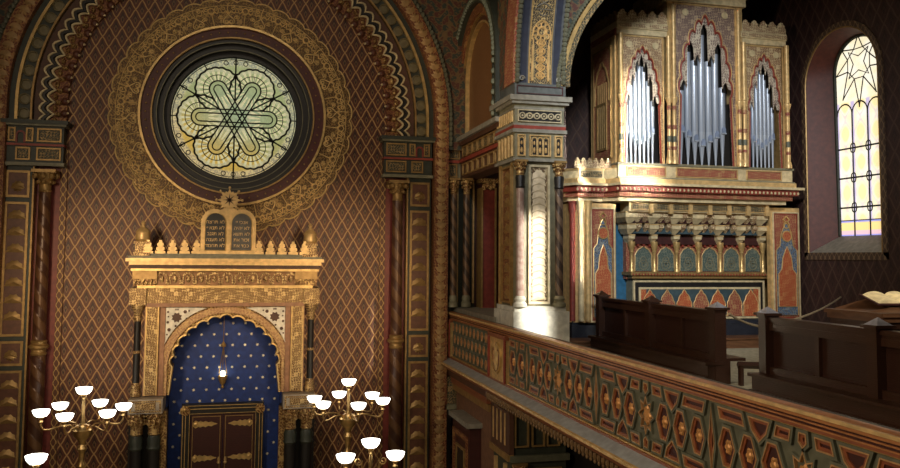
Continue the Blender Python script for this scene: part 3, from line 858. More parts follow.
    for sx in (-1, 1):
        x0 = tc + sx * .275
        pl = [(x0 + .215, 6.92), (x0 + .215, 7.52)] + [(x0 + .215 * cos(a), 7.52 + .215 * sin(a)) for a in [pi * k / 12 for k in range(13)]] + [(x0 - .215, 6.92)]
        tb = b(MB().prism(pl, yf - .135, yf - .11), 'tablet', 'black' if sx < 0 else mat('worn_slate', (.085, .08, .075), .22))
        for i, s_ in enumerate(lines[sx]):
            text(s_[::-1], x0, yf - .14, 7.50 - .128 * i, .105, 'palegold', tb, 'tablet_lettering')
        b(MB().tube([(p[0], yf - .135, p[1]) for p in pl], .012, 5, closed=True), 'tablet_rim', 'gold', tb)
    # star on top
    s_ = MB(); zc = 8.02
    s_.prism([(tc + (.26 if k % 4 == 0 else .205 if k % 2 == 0 else .17) * sin(2 * pi * k / 32), zc + (.26 if k % 4 == 0 else .205 if k % 2 == 0 else .17) * cos(2 * pi * k / 32)) for k in range(32)], yf - .1, yf - .02)
    for k in range(8):
        a = k * pi / 4
        if sin(a) > -.3: s_.ball((tc + .275 * cos(a), yf - .06, zc + .275 * sin(a)), .032, .03, .032, 6, 4)
    st_ = b(s_, 'crowning_star', 'palegold')
    pts = MB()
    for k in range(8):
        a = k * pi / 4; pts.prism([(tc + .02 * cos(a + 1.57), zc + .02 * sin(a + 1.57)), (tc + .14 * cos(a), zc + .14 * sin(a)), (tc + .02 * cos(a - 1.57), zc + .02 * sin(a - 1.57))], yf - .115, yf - .1)
    b(pts, 'star_rays', 'brown', st_)

def text(s_, x, y, z, size, m, parent, name, M=None):
    cu = bpy.data.curves.new(name, 'FONT'); cu.body = s_; cu.size = size; cu.align_x = 'CENTER'; cu.extrude = 0; cu.resolution_u = 3
    o = bpy.data.objects.new(name, cu); COL.objects.link(o)
    dg = bpy.context.evaluated_depsgraph_get(); me = bpy.data.meshes.new_from_object(o.evaluated_get(dg))
    bpy.data.objects.remove(o); bpy.data.curves.remove(cu)
    me.transform(Matrix.Translation((x, y, z)) @ Matrix.Rotation(pi / 2, 4, 'X'))
    me.materials.clear(); me.materials.append(G[m])
    ob = bpy.data.objects.new(name, me); COL.objects.link(ob); ob.parent = parent
    ob.location = -world_loc(parent)
    return ob

def hanging_lamp():
    x, y, z = -.46, 19.06, 4.15
    r = empty('hanging_lamp', (x, y, z), 'small eternal lamp glowing on chains before the starry blue niche of the ark', 'lamp')
    c = MB()
    for k in range(3):
        a = 2 * pi * k / 3 + .5
        c.tube([(x + .10 * cos(a), y + .10 * sin(a), z + .02), (x, y, z + .62)], .008, 4)
    c.tube([(x, y, z + .62), (x, y, 5.66)], .009, 4)
    c.build('chain', 'dgold', r)
    MB().lathe(x, y, [(.02, z - .30), (.04, z - .27), (.02, z - .23), (.06, z - .18), (.10, z - .07), (.105, z - .02), (.095, z - .02), (.08, z - .07)], 14).build('lamp_bowl', 'dgold', r)
    MB().lathe(x, y, [(.05, z + .62), (.06, z + .66), (.01, z + .74)], 10).build('chain_crown', 'dgold', r)
    MB().ball((x, y, z + .02), .055, .055, .07, 10, 6).build('flame', 'flame', r)

def candelabrum(cx, cy, zt, rot, label, group, zf=.0, R=.73, n_arm=6, drop=.37):
    """standing lamp: hub on a slender baluster, six bowls round one raised bowl. zt = rim of the top bowl"""
    r = empty('candelabrum', (cx, cy, zf), label, 'candelabrum', group)
    zh = zt - .80
    prof = [(.30, zf), (.30, zf + .06), (.2, zf + .12), (.09, zf + .2), (.06, zf + .5), (.1, zf + .56), (.05, zf + .65), (.045, zh - .75), (.085, zh - .68), (.05, zh - .6), (.06, zh - .42), (.1, zh - .36), (.06, zh - .28), (.075, zh - .2), (.17, zh - .1), (.19, zh), (.14, zh + .07), (.05, zh + .11), (.035, zh + .2), (.025, zt - .22)]
    MB().lathe(cx, cy, prof, 16).build('stem', 'brass', r)
    def bowl(x, y, z):
        """z = rim"""
        s_ = MB().lathe(x, y, [(.05, z - .125), (.095, z - .115), (.137, z - .065), (.158, z), (.148, z), (.128, z - .055), (.085, z - .10)], 20).build('glass_bowl', 'shade', r)
        MB().lathe(x, y, [(.02, z - .24), (.05, z - .22), (.03, z - .19), (.055, z - .15), (.06, z - .13), (.03, z - .12)], 12).build('bowl_socket', 'brass', s_)
    bowl(cx, cy, zt)
    for k in range(n_arm):
        a = radians(rot) + k * 2 * pi / n_arm; c, s_ = cos(a), sin(a)
        P = lambda q, z: (cx + c * q, cy + s_ * q, z)
        zb = zt - drop
        arm = MB().tube([P(.1, zh), P(R * .3, zh + .10), P(R * .55, zh + .10), P(R * .8, zh + .05), P(R * .93, zh + .06), P(R, zb - .30), P(R, zb - .2)], .017, 6)
        if n_arm == 2:
            arm.tube([P(R * .5 + .07 * (1 - i / 18) * cos(i * .6 + 3), zb - .12 + .07 * (1 - i / 18) * sin(i * .6 + 3)) for i in range(15)] , .013, 5)
            arm.tube([P(R * .5 - .06, zb - .13), P(R * .5 - .07, zb - .3), P(R * .3, zh + .1)], .013, 5)
        arm.build('arm', 'brass', r)
        bowl(cx + c * R, cy + s_ * R, zb)
# ================================================================= nave side bay, pier, arches
def side_bay():
    """bay between the ark wall and the pier: return wall with two colonnettes, an opening, a blind arch"""
    k = [100]
    def T(mb, m, nm=None):
        k[0] += 1; return mb.build(nm or 'trim_%d' % k[0], m, kind='structure')
    # return wall beside the ark wall
    T(MB().box(4.62, 5.42, 19.25, 20.4, 5.3, 9.6), 'darkgreen', 'return_wall')
    T(MB().box(4.62, 5.42, 19.18, 19.3, 8.72, 9.62), 'greengrey')
    fr = MB(); pa = MB()
    for x0, x1, z0, z1 in ((4.72, 5.0, 9.2, 9.5), (5.04, 5.36, 9.2, 9.5), (4.72, 4.94, 8.76, 9.08), (5.08, 5.30, 8.76, 9.08)):
        fr.frame(x0, x1, z0, z1, .03, 19.13, 19.2); pa.box(x0 + .05, x1 - .05, 19.15, 19.2, z0 + .05, z1 - .05)
    T(fr, 'dgold'); T(pa, 'greenscroll')
    T(MB().box(4.60, 5.44, 19.10, 19.3, 9.10, 9.17), 'red')
    T(MB().box(4.58, 5.46, 19.0, 19.3, 9.56, 9.66), 'stone')
    e = MB()
    for x in (4.96, 5.36): e.box(x - .02, x + .02, 19.16, 19.26, 5.7, 8.72)
    T(e, 'palegold')
    for i, x in enumerate((4.82, 5.14)):
        c = empty('colonnette', (x, 19.0, 5.62), ('slim dark colonnette with gilt capital beside the ark wall corner, %s of a pair' % ('left' if i == 0 else 'right')), 'column', 'colonnettes at the corner by the ark wall')
        tw = mat('spiral_colonnette', twist((.05, .03, .02), (.18, .10, .05), 9, 4), .4, .1, .4)
        MB().lathe(x, 19.0, [(.085, 5.9), (.08, 8.35)], 14).build('shaft', tw, c, (x, 19.0, 5.62))
        MB().lathe(x, 19.0, [(.12, 5.62), (.12, 5.72), (.09, 5.76), (.11, 5.83), (.085, 5.9)], 14).build('base', 'greengrey', c)
        capital(x, 19.0, 8.33, 8.72, .08, .13, c, 'goldcarve')
    # jamb pilaster and wooden door seen through the opening
    T(MB().box(5.42, 6.6, 19.3, 20.4, 4.65, 9.6), 'maroon', 'passage_wall')
    dp = MB().box(5.5, 5.84, 18.9, 19.3, 5.5, 8.45); T(dp, 'dred')
    e = MB().box(5.48, 5.52, 18.86, 19.3, 5.5, 8.5).box(5.82, 5.86, 18.86, 19.3, 5.5, 8.5); T(e, 'dgold')
    cp = MB()
    for j in range(4): cp.ball((5.55 + .08 * j, 18.88, 8.52 + .05 * (j % 2)), .06, .05, .09, 8, 5)
    cp.box(5.44, 5.9, 18.8, 19.3, 8.62, 8.72); T(cp, 'goldcarve')
    T(MB().box(5.95, 6.5, 18.95, 19.1, 5.2, 8.2), mat('orange_wood', wood((.26, .085, .026))), 'door_1')
    # wall over the opening, with the blind arch
    M = facing_minus_x(XN); Lx = lambda y: -y
    w = MB(M).box(-19.3, -15.9, .08, .5, 8.72, 9.7); T(w, 'brown', 'side_wall')
    w = MB(M).box(-19.35, -15.9, .35, .5, 9.7, 15.5); T(w, 'pendentive', 'side_wall')
    T(MB(M).box(-19.35, -15.8, -.08, .45, 9.60, 9.70), 'stone')
    T(MB(M).box(-19.35, -15.8, .0, .45, 9.50, 9.60), 'brown')
    T(MB(M).box(-19.35, -15.8, .02, .45, 9.10, 9.18), 'red')
    fr = MB(M); pa = MB(M); y = 18.9
    while y > 16.2:
        fr.frame(-y, -y + .38, 9.22, 9.48, .03, .04, .1); pa.box(-y + .05, -y + .33, .06, .1, 9.27, 9.43)
        fr.frame(-y, -y + .38, 8.78, 9.06, .03, .04, .1); y -= .44
    T(fr, 'dgold'); T(pa, 'greenscroll')
    yc, zc = 17.72, 11.0
    for r0, r1, y0, m in ((0.0, 1.18, .22, 'ochre'), (1.18, 1.23, .12, 'gold'), (1.23, 1.36, .16, 'brown'), (1.34, 1.38, .10, 'dgold'), (1.38, 1.62, .04, 'redleaf'), (1.60, 1.66, -.06, 'darkgreen'), (1.76, 1.86, -.06, 'darkgreen')):
        if r0 == 0:
            pts = [(-yc + r1, 9.7)] + [(-yc + r1 * cos(a), zc + r1 * sin(a)) for a in [pi * i / 30 for i in range(31)]] + [(-yc - r1, 9.7)]
            T(MB(M).prism(pts, y0, .36), m)
        else: T(MB(M).arc(-yc, zc, r0, r1, y0, .38, leg=9.7, n=40), m)
    rp = MB(M)
    for i in range(60):
        a = -.35 + (pi + .7) * i / 59
        x, z = (-yc + 1.71 * cos(a), zc + 1.71 * sin(a)) if 0 <= a <= pi else (-yc + 1.71 * (1 if a < 0 else -1), zc - 1.71 * (-a if a < 0 else a - pi) * 2)
        rp.ball((x, -.06, z), .055, .06, .07, 6, 4)
    T(rp, mat('rope_green_cream', (.11, .125, .08), .5))
    # opening sill: broad stone ledge behind the parapet
    T(MB().box(XP + .12, 5.8, 15.9, 19.25, 5.40, 5.60), 'stone')
    T(MB().box(XP + .2, 5.6, 15.95, 19.3, FZ, 5.40), 'brown')

def gallery_pier():
    x0, x1, y0, y1 = 5.0, 5.98, YP, 16.0
    r = empty('gallery_pier', (5.5, 15.4, 0), 'square painted pier on the gallery edge, sunlit, between ark wall and organ', 'pier')
    b = lambda mb, nm, m: mb.build(nm, m, r)
    b(MB().box(x0 + .05, x1 - .05, y0 + .06, y1, 5.85, 9.05), 'shaft', 'greengrey')
    b(MB().box(x0 - .06, x1 + .10, y0 - .1, y1 + .05, FZ, 5.78).box(x0 - .02, x1 + .05, y0 - .05, y1, 5.78, 5.87), 'plinth', 'whitestone')
    b(MB().box(x0 + .08, x1 - .08, y0 + .1, y1 - .1, .0, FZ), 'lower_shaft', 'darkgreen')
    # front panel with palmettes
    e = MB().frame(5.28, 5.72, 5.92, 8.62, .045, y0 + .0, y0 + .08)
    M = facing_minus_x(x0)
    eL = MB(M).frame(-15.75, -15.15, 5.92, 8.62, .04, -.02, .08)
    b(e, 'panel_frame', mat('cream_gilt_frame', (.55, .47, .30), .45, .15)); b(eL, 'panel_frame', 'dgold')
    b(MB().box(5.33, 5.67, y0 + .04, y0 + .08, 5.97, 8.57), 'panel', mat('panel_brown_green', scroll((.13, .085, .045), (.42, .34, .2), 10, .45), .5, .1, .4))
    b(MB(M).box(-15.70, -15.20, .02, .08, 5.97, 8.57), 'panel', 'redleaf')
    pal = MB(); z = 6.1
    while z < 8.5:
        vs, fs = fan(5.5, y0 + .035, z, .15, .2); vs[-1] = (5.5, y0 + .005, z - .04); pal.add(vs, fs); z += .13
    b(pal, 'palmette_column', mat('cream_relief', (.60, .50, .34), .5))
    pal = MB(M); z = 6.1
    while z < 8.5:
        pal.add(*fan(-15.45, .02, z, .2, .2)); z += .26
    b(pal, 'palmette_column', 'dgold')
    # corner strips
    b(MB().box(x0 + .02, x0 + .09, y0 + .3, y0 + .36, 5.87, 8.7).box(x0 + .0, x0 + .06, y1 - .12, y1 - .05, 5.87, 8.7), 'gilt_strip', 'gold')
    # frieze blocks of the capital zone
    b(MB().box(x0 - .02, x1 + .02, y0 - .02, y1 + .02, 8.72, 9.82), 'capital_block', 'greengrey')
    led = MB()
    for z0, z1, d in ((8.68, 8.74, .06), (9.24, 9.31, .07), (9.38, 9.42, .05), (9.80, 9.86, .10), (9.86, 9.96, .15), (9.70, 9.74, .03)):
        led.box(x0 - d, x1 + d, y0 - d, y1 + d, z0, z1)
    b(led, 'capital_ledge', 'stone')
    b(MB().box(x0 - .05, x1 + .05, y0 - .05, y1 + .05, 9.31, 9.38), 'red_band', 'red')
    arc = MB(); drk = MB(); gld = MB()
    for i, x in enumerate((5.12, 5.38, 5.50, 5.62, 5.88)):
        drk.box(x - .045, x + .045, y0 - .035, y0, 8.82, 9.12); gld.arc(x, 9.10, .04, .06, y0 - .05, y0 - .01, n=10, leg=8.80)
        gld.ball((x, y0 - .04, 8.90), .028, .02, .06, 6, 4); gld.ball((x, y0 - .04, 9.04), .022, .02, .04, 6, 4)
    for a, c in ((5.04, 5.20), (5.28, 5.72), (5.80, 5.96)): arc.frame(a, c, 8.78, 9.20, .022, y0 - .06, y0)
    b(arc, 'arcade_frame', 'palegold'); drk.parts('arcade_recess', 'black', r); b(gld, 'arcade_arches', 'palegold')
    arc = MB(M); drk = MB(M)
    for i in range(5):
        u = -15.9 + .2 * i
        drk.box(u - .045, u + .045, -.03, .02, 8.82, 9.14); arc.box(u + .075, u + .125, -.06, .0, 8.78, 9.2)
    b(arc, 'arcade_frame', 'palegold'); b(drk, 'arcade_recess', 'brown')
    # upper band of roundels
    b(MB().box(x0 + .05, x1 - .05, y0 - .035, y0, 9.46, 9.68), 'roundel_band', 'black')
    ro = MB().frame(x0 + .04, x1 - .04, 9.45, 9.69, .02, y0 - .06, y0)
    for i in range(6):
        x = 5.13 + .148 * i; ro.circ(x, 9.57, .045, .065, y0 - .06, y0 - .02, 16); ro.circ(x, 9.57, .0, .02, y0 - .06, y0 - .02, 8)
        if i < 5: ro.tube([(x + .06, y0 - .05, 9.53), (x + .09, y0 - .05, 9.61)], .01, 4)
    b(ro, 'roundels', mat('cream_gilt_frame', (.55, .47, .30)))
    sl = MB(M)
    for i in range(9): sl.box(-15.95 + .115 * i, -15.90 + .115 * i, -.05, .0, 9.46, 9.68)
    b(sl, 'side_flutes', 'palegold')
    # base of the springing
    b(MB().box(x0 - .02, x1 + .06, y0 - .02, y1, 9.96, 10.22), 'springing_block', mat('slate_paint', (.10, .11, .105), .5))
    b(MB().frame(x0 + .02, x1 + .0, 10.0, 10.17, .02, y0 - .04, y0), 'springing_frame', 'maroon')
    # three colonnettes
    for x, y, lab in ((5.10, YP - .02, 'pale veined colonnette, sunlit'), (5.90, YP - .02, 'dark spiral colonnette')):
        c = empty('colonnette', (x, y, 5.87)); c.parent = r; c.location = Vector((x, y, 5.87)) - Vector(r.location)
        tag(c, lab)
        m = mat('veined_marble', marble((.30, .19, .16), (.55, .44, .38), 5), .3, 0, 0) if x < 5.5 else mat('spiral_dark_shaft', twist((.04, .025, .02), (.17, .11, .07), 9, 4), .4, .1, .4)
        MB().lathe(x, y, [(.078, 6.08), (.076, 8.15)], 16).build('shaft', m, c, (x, y, 5.87))
        MB().lathe(x, y, [(.13, 5.87), (.13, 5.93), (.09, 5.97), (.11, 6.02), (.08, 6.08)], 16).build('base', 'whitestone' if x < 5.5 else 'greengrey', c)
        MB().lathe(x, y, [(.08, 8.15), (.095, 8.18), (.085, 8.22), (.10, 8.36), (.09, 8.40)], 16).build('necking', 'black', c)
        capital(x, y, 8.40, 8.70, .075, .12, c, 'goldcarve')

def arches():
    """arch springing forwards from the pier over the gallery front, and the one crossing the gallery"""
    k = [200]
    def T(mb, m):
        k[0] += 1; return mb.build('trim_%d' % k[0], m, kind='structure')
    R = 5.2; N = 24; amax = 1.2; z0 = 10.22
    def strip(xa, xb, dr, thick, mbm=None):
        """band on the soffit between xa..xb; dr raises it towards the opening"""
        mb = MB(); vs = []; fs = []
        for i in range(N + 1):
            a = amax * i / N
            for rr in (R - dr, R - dr + thick):
                y = YP - (R - rr * cos(a)) if True else 0
                yy = (YP - R) + rr * cos(a); zz = z0 + rr * sin(a)
                vs += [(xa, yy, zz), (xb, yy, zz)]
        for i in range(N):
            o = i * 4; q = o + 4
            fs += [(o, o + 1, q + 1, q), (o + 2, q + 2, q + 3, o + 3), (o, q, q + 2, o + 2), (o + 1, o + 3, q + 3, q + 1)]
        return mb.add(vs, fs)
    navy = mat('navy_soffit', (.022, .026, .045), .5)
    T(strip(5.02, 5.98, .0, .5), mat('grey_blue_soffit', (.085, .09, .095), .5))
    T(strip(5.26, 5.74, .02, .1), 'gold'); T(strip(5.285, 5.715, .03, .1), mat('gilt_on_black', scroll((.010, .010, .014), (.60, .44, .19), 30, .28), .5, .1))
    T(strip(5.10, 5.22, .02, .1), navy); T(strip(5.78, 5.90, .02, .1), navy)
    # gilt arabesque on the soffit: lower carved panel, then an interlace
    orn = MB()
    def Q(x, s_):
        a = s_ / R; rr = R - .045; return (x, (YP - R) + rr * cos(a), z0 + rr * sin(a))
    for sx in (1, -1):
        orn.tube([Q(5.5 + sx * .165, .05 + t * .1) for t in range(8)], .028, 6)
        orn.tube([Q(5.5 + sx * (.165 + .02 * sin(t)), .05 + t * .12) for t in range(8)], .012, 4)
    for j in range(5):
        s0 = .08 + .16 * j
        for sx in (1, -1):
            orn.tube([Q(5.5 + sx * .09 * sin(pi * t / 8), s0 + .16 * t / 8) for t in range(9)], .012, 4)
            orn.tube([Q(5.5 + sx * (.04 + .04 * cos(t)), s0 + .08 + .04 * sin(t)) for t in range(7)], .010, 4)
        orn.tube([Q(5.5 + .035 * cos(t), s0 + .08 + .045 * sin(t)) for t in [2 * pi * q / 8 for q in range(8)]], .014, 4, closed=True)
    for q in range(9):
        a = 2 * pi * q / 9
        orn.tube([Q(5.5 + .14 * cos(a) + .05 * cos(t), 1.02 + .14 * sin(a) + .05 * sin(t)) for t in [2 * pi * w / 8 for w in range(8)]], .013, 4, closed=True)
    orn.tube([Q(5.5 + .08 * cos(t), 1.02 + .08 * sin(t)) for t in [2 * pi * w / 12 for w in range(12)]], .02, 4, closed=True)
    for sx in (1, -1):
        orn.tube([Q(5.5 + sx * .2 * cos(pi / 2 * t / 6), .86 + .38 * sin(pi / 2 * t / 6)) for t in range(7)], .014, 4)
    T(orn, 'palegold')
    inter = MB()
    for j in range(14):
        s0 = 1.32 + .26 * j
        for sx in (1, -1):
            inter.tube([Q(5.5 + sx * x, s0 + t) for x, t in ((0, 0), (.09, .05), (.0, .13), (.18, .13), (.09, .21), (0, .26))], .014, 4)
    T(inter, 'stone')
    rp = MB()
    for xx in (5.02, 5.98):
        for j in range(60):
            p = Q(xx, .04 + j * .095); rp.ball((p[0], p[1] - .02, p[2]), .055, .055, .06, 6, 4)
    T(rp, 'green')
    # volutes at the foot
    vo = MB()
    for x in (5.12, 5.88): vo.tube([(x + .06 * (1 - t / 16) * cos(t * .6), YP - .05, 10.30 + .06 * (1 - t / 16) * sin(t * .6)) for t in range(14)], .016, 5)
    T(vo, 'stone')
    # face of this arch towards the nave: curved red strip and wall above it
    M = facing_minus_x(XN)
    o = [(-(YP - R) - (R + .55) * cos(a) , z0 + (R + .55) * sin(a)) for a in [amax * i / N for i in range(N + 1)]]
    i_ = [(-(YP - R) - R * cos(a), z0 + R * sin(a)) for a in [amax * i / N for i in range(N + 1)]]
    T(MB(M).ring(o, i_, .0, .08, closed=False), 'redara')
    T(MB(M).prism([(-16.0, 9.95), (-15.45, 9.95)] + [(x, z) for x, z in o[1:]] + [(-9, 15.5), (-16.0, 15.5)], .03, .5), 'pendentive')
    # transverse arch over the gallery, from the pier to the window wall
    a_, b_, cx = 6.0, 3.9, 11.98; A = [1.25 + (pi - 1.25) * i / 60 for i in range(61)]
    def ell(d, zz=None): return [(cx + (a_ + d) * cos(t), 10.2 + (b_ + d) * sin(t)) for t in A]
    T(MB().ring(ell(.0), ell(-.16), YP + .0, YP + .8, closed=False), 'greenscroll')
    T(MB().ring(ell(.04), ell(-.04), YP - .05, YP + .1, closed=False), 'gold')
    T(MB().ring(ell(-.12), ell(-.18), YP + .35, YP + .45, closed=False), 'palegold')
    rp = MB()
    for t in [1.25 + (pi - 1.25) * i / 110 for i in range(111)]: rp.ball((cx + (a_ + .1) * cos(t), YP - .03, 10.2 + (b_ + .1) * sin(t)), .05, .05, .05, 6, 4)
    T(rp, 'green')
    top = ell(.04)
    T(MB().ring([(min(max(p[0], 5.9), 14.0), 15.5) if i < 60 else (5.9, 15.4) for i, p in enumerate(top)], [(min(max(p[0], 5.9), 14.0), p[1]) for p in top], YP + .02, YP + .78, closed=False), 'pendentive')

# ================================================================= parapet
def parapet():
    r = empty('gallery_parapet', (XP, 9, FZ), 'long carved and gilded gallery parapet with a polished wooden rail above the nave', 'parapet')
    M = facing_minus_x(XP); y1, y0 = 19.25, .5
    b = lambda mb, nm, m: mb.build(nm, m, r)
    B = lambda d0, d1, z0, z1, a=y1, c=y0: MB(M).box(-a, -c, d0, d1, z0, z1)
    b(B(.02, .14, 4.20, 5.40), 'parapet_wall', 'green')
    rail = MB(M)
    prof = [(-.06, 5.435), (-.065, 5.46), (-.045, 5.495), (-.01, 5.51), (.045, 5.512), (.045, 5.435)]
    vs = [(-y1, p[0], p[1]) for p in prof] + [(-y0, p[0], p[1]) for p in prof]; n = len(prof)
    rail.add(vs, [(i, (i + 1) % n, n + (i + 1) % n, n + i) for i in range(n)] + [tuple(range(n)), tuple(range(2 * n - 1, n - 1, -1))])
    b(rail, 'handrail', 'woodrail'); b(B(-.072, -.03, 5.466, 5.497), 'rail_highlight_strip', 'palegold')  # pale strip paints the window's glint along the rail
    b(B(.045, .15, 5.40, 5.50), 'rail_back', mat('dark_greenish_wood', (.05, .042, .028), .45))
    b(B(-.02, .14, 5.412, 5.435), 'rail_shadow_moulding', 'maroon')
    b(B(-.04, .14, 5.398, 5.412), 'rail_fillet', 'woodrail'); b(B(-.012, .14, 5.372, 5.398), 'rail_cove', 'maroon'); b(B(-.035, .14, 5.358, 5.372), 'rail_lower_fillet', 'woodrail')
    b(B(-.02, .14, 5.33, 5.358), 'red_moulding', 'woodred')
    b(B(-.012, .05, 5.318, 5.33), 'gilt_fillet', 'dgold')
    b(B(-.03, .1, 4.455, 4.475), 'lower_gilt_fillet', 'gold')
    b(B(-.05, .1, 4.42, 4.455), 'lower_red_moulding', 'woodred')
    # blue-grey sloping ledge with a bright gilt edge, red cove and hanging leaf dentils
    def slope(prof, nm, m):
        n = len(prof); mb = MB(M)
        mb.add([(-y1, p[0], p[1]) for p in prof] + [(-y0, p[0], p[1]) for p in prof], [(i, (i + 1) % n, n + (i + 1) % n, n + i) for i in range(n)] + [tuple(range(n)), tuple(range(2 * n - 1, n - 1, -1))])
        return b(mb, nm, m)
    slope([(.05, 4.43), (-.05, 4.42), (-.24, 4.335), (-.24, 4.30), (.05, 4.30)], 'ledge', 'ledge')
    slope([(-.235, 4.345), (-.27, 4.335), (-.27, 4.295), (-.235, 4.29)], 'ledge_gilt_edge', 'palegold')
    slope([(-.22, 4.30), (-.20, 4.24), (-.12, 4.17), (.05, 4.17), (.05, 4.30)], 'red_cove', 'woodred')
    slope([(-.10, 4.17), (-.08, 4.02), (.05, 3.98), (.05, 4.17)], 'frieze', 'brown')
    dn = MB(M); y = 15.6
    while y > 6:
        dn.lathe(-y, -.11, [(.012, 4.02), (.024, 4.045), (.016, 4.07), (.036, 4.11), (.026, 4.16)], 7); y -= .135
    y = 19.2
    dn.parts('leaf_dentil', mat('dull_gilt_dentil', (.22, .13, .055), .5, .2), r)
    # end panel at the ark wall, medallion post
    for ya, yb, nm in ((19.22, 18.92, 'end_post'), (15.72, 14.62, 'medallion_post')):
        w = ya - yb
        p = b(MB(M).box(-ya, -yb, -.05, .05, 4.46, 5.34), nm, 'gold')
        MB(M).box(-ya - .02, -yb + .02, -.07, .05, 5.26, 5.34).build('post_moulding', 'woodred', p)
        MB(M).box(-ya, -ya + .08, -.075, -.04, 4.46, 5.3).box(-yb - .08, -yb, -.075, -.04, 4.46, 5.3).build('post_border', 'red', p)
        if w > .5:
            c = -(ya + yb) / 2; rx = w * .28
            pts = [(c + rx * cos(t), 4.88 + .30 * sin(t)) for t in [2 * pi * q / 32 for q in range(32)]]
            MB(M).ring(pts, [(c + (x - c) * .82, 4.88 + (z - 4.88) * .88) for x, z in pts], -.085, -.04).build('medallion_rim', 'gold', p)
            MB(M).prism([(c + (x - c) * .82, 4.88 + (z - 4.88) * .88) for x, z in pts], -.06, -.04).build('medallion_field', 'dred', p)
            f = MB(M)
            for dz, s_ in ((-.14, .12), (.02, .14), (.16, .09)):
                f.ball((c, -.07, 4.88 + dz), s_ * rx * 3.2, .03, s_ * .9, 8, 5); f.ball((c + rx * .3, -.07, 4.88 + dz + .07), .06, .03, .05, 6, 4); f.ball((c - rx * .3, -.07, 4.88 + dz + .07), .06, .03, .05, 6, 4)
            f.build('medallion_ornament', 'palegold', p)
        else:
            MB(M).frame(-ya + .06, -yb - .06, 4.56, 5.22, .03, -.08, -.04).build('post_frame', 'gold', p)
            f = MB(M)
            for dz in (-.2, -.07, .07, .2): f.ball((-(ya + yb) / 2, -.06, 4.89 + dz), .05, .03, .05, 6, 4)
            f.build('post_rosettes', 'black', p)
    # lattices: recessed cells in a green strapwork
    names = {}
    def cells(polys, star=None):
        return polys
    gm = mat('rosy_gilding', (.50, .28, .12), .45, .3); rm = mat('copper_gilding', (.62, .30, .10), .4, .35)
    def cell(poly, ros=False):
        o = b(MB(M).ring(poly, inset(poly, .028), -.012, .02), 'lattice_cell', 'green')
        MB(M).ring(inset(poly, .026), inset(poly, .038), -.018, .02).build('gilt_outline', gm, o)
        MB(M).ring(inset(poly, .036), inset(poly, .068), .0, .02).build('red_reveal', 'woodred', o)
        MB(M).prism(inset(poly, .064), .014, .02).build('recess_floor', 'maroon', o)
        if ros:
            cx = sum(p[0] for p in poly) / len(poly); cz = sum(p[1] for p in poly) / len(poly)
            f = MB(M); flower(f, cx, cz, .062, .085, 6); f.build('rosette', rm, o)
    def flower(mb, cx, cz, rx, rz, n):
        vs = [(cx, -.012, cz)]; N = n * 4
        for k, (s_, yy) in enumerate(((.3, -.006), (.55, .004), (.8, -.004), (1.0, .014))):
            for i in range(N):
                a = 2 * pi * i / N; w = s_ * (1 - (.22 * (.5 - .5 * cos(a * n)) if k > 0 else 0))
                vs.append((cx + rx * w * cos(a), yy + (.006 if k == 2 and i % 4 == 2 else 0), cz + rz * w * sin(a)))
        fs = [(0, 1 + i, 1 + (i + 1) % N) for i in range(N)]
        for k in range(3): fs += [(1 + k * N + i, 1 + (k + 1) * N + i, 1 + (k + 1) * N + (i + 1) % N, 1 + k * N + (i + 1) % N) for i in range(N)]
        mb.add(vs, fs)
    L = 2.90; zt, zb = 5.315, 4.485; zm = (zt + zb) / 2
    def unit(ys):
        """one repeat; ys = larger y end; local u = -(ys) + t*L"""
        U = lambda t: -ys + t * L
        for up in (1, -1):
            Z = lambda v: zm + up * (v - .5) * (zt - zb)
            def add(pl, ros=False):
                pl = [(U(t), Z(v)) for t, v in pl]
                if up < 0: pl = pl[::-1]
                cell(pl, ros)
            hi = 1.0
            for f_ in (lambda t: t, lambda t: 1 - t):
                for pl in ([(.05, .79), (.215, .79), (.195, hi), (.03, hi)], [(.235, .80), (.283, .66), (.331, .80), (.355, hi), (.21, hi)], [(.350, .80), (.445, .80), (.457, hi), (.368, hi)]):
                    q = [(f_(t), v) for t, v in pl]
                    add(q if f_(0) == 0 else q[::-1])
            add([(.47, .85), (.5, .76), (.53, .85), (.525, hi), (.475, hi)])
        def hexa(t0, t1, h=.25, q=.28):
            w = t1 - t0
            cell([(U(t0), zm), (U(t0 + w * q), zm - h * (zt - zb)), (U(t1 - w * q), zm - h * (zt - zb)), (U(t1), zm), (U(t1 - w * q), zm + h * (zt - zb)), (U(t0 + w * q), zm + h * (zt - zb))], True)
        hexa(.035, .157, .27); hexa(.160, .281, .27); hexa(.285, .418, .28)
        hexa(.719, .840, .27); hexa(.843, .965, .27); hexa(.582, .715, .28)
        # eight-pointed star in the middle
        pts = []
        for q in range(16):
            rr = (.30 if q % 2 == 0 else .19) * (zt - zb) * 1.1
            pts.append((U(.5) + rr * cos(2 * pi * q / 16) * .8, zm + rr * sin(2 * pi * q / 16)))
        o = b(MB(M).ring(pts, [(U(.5) + (x - U(.5)) * .86, zm + (z - zm) * .86) for x, z in pts], -.012, .02), 'lattice_star', 'green')
        MB(M).ring([(U(.5) + (x - U(.5)) * .86, zm + (z - zm) * .86) for x, z in pts], [(U(.5) + (x - U(.5)) * .78, zm + (z - zm) * .78) for x, z in pts], -.018, .02).build('gilt_outline', gm, o)
        f = MB(M); flower(f, U(.5), zm, .10, .13, 8); f.build('rosette', rm, o)
        # long narrow lozenge between repeats
        cell([(U(-.018), zm - .18), (U(.0), zb + .02), (U(.018), zm - .18), (U(.03), zm), (U(.018), zm + .18), (U(.0), zt - .02), (U(-.018), zm + .18), (U(-.03), zm)])
    for ys in (13.54, 10.64, 7.74): unit(ys)
    # short lattice bit by the medallion post
    U0 = -14.56; w_ = .47
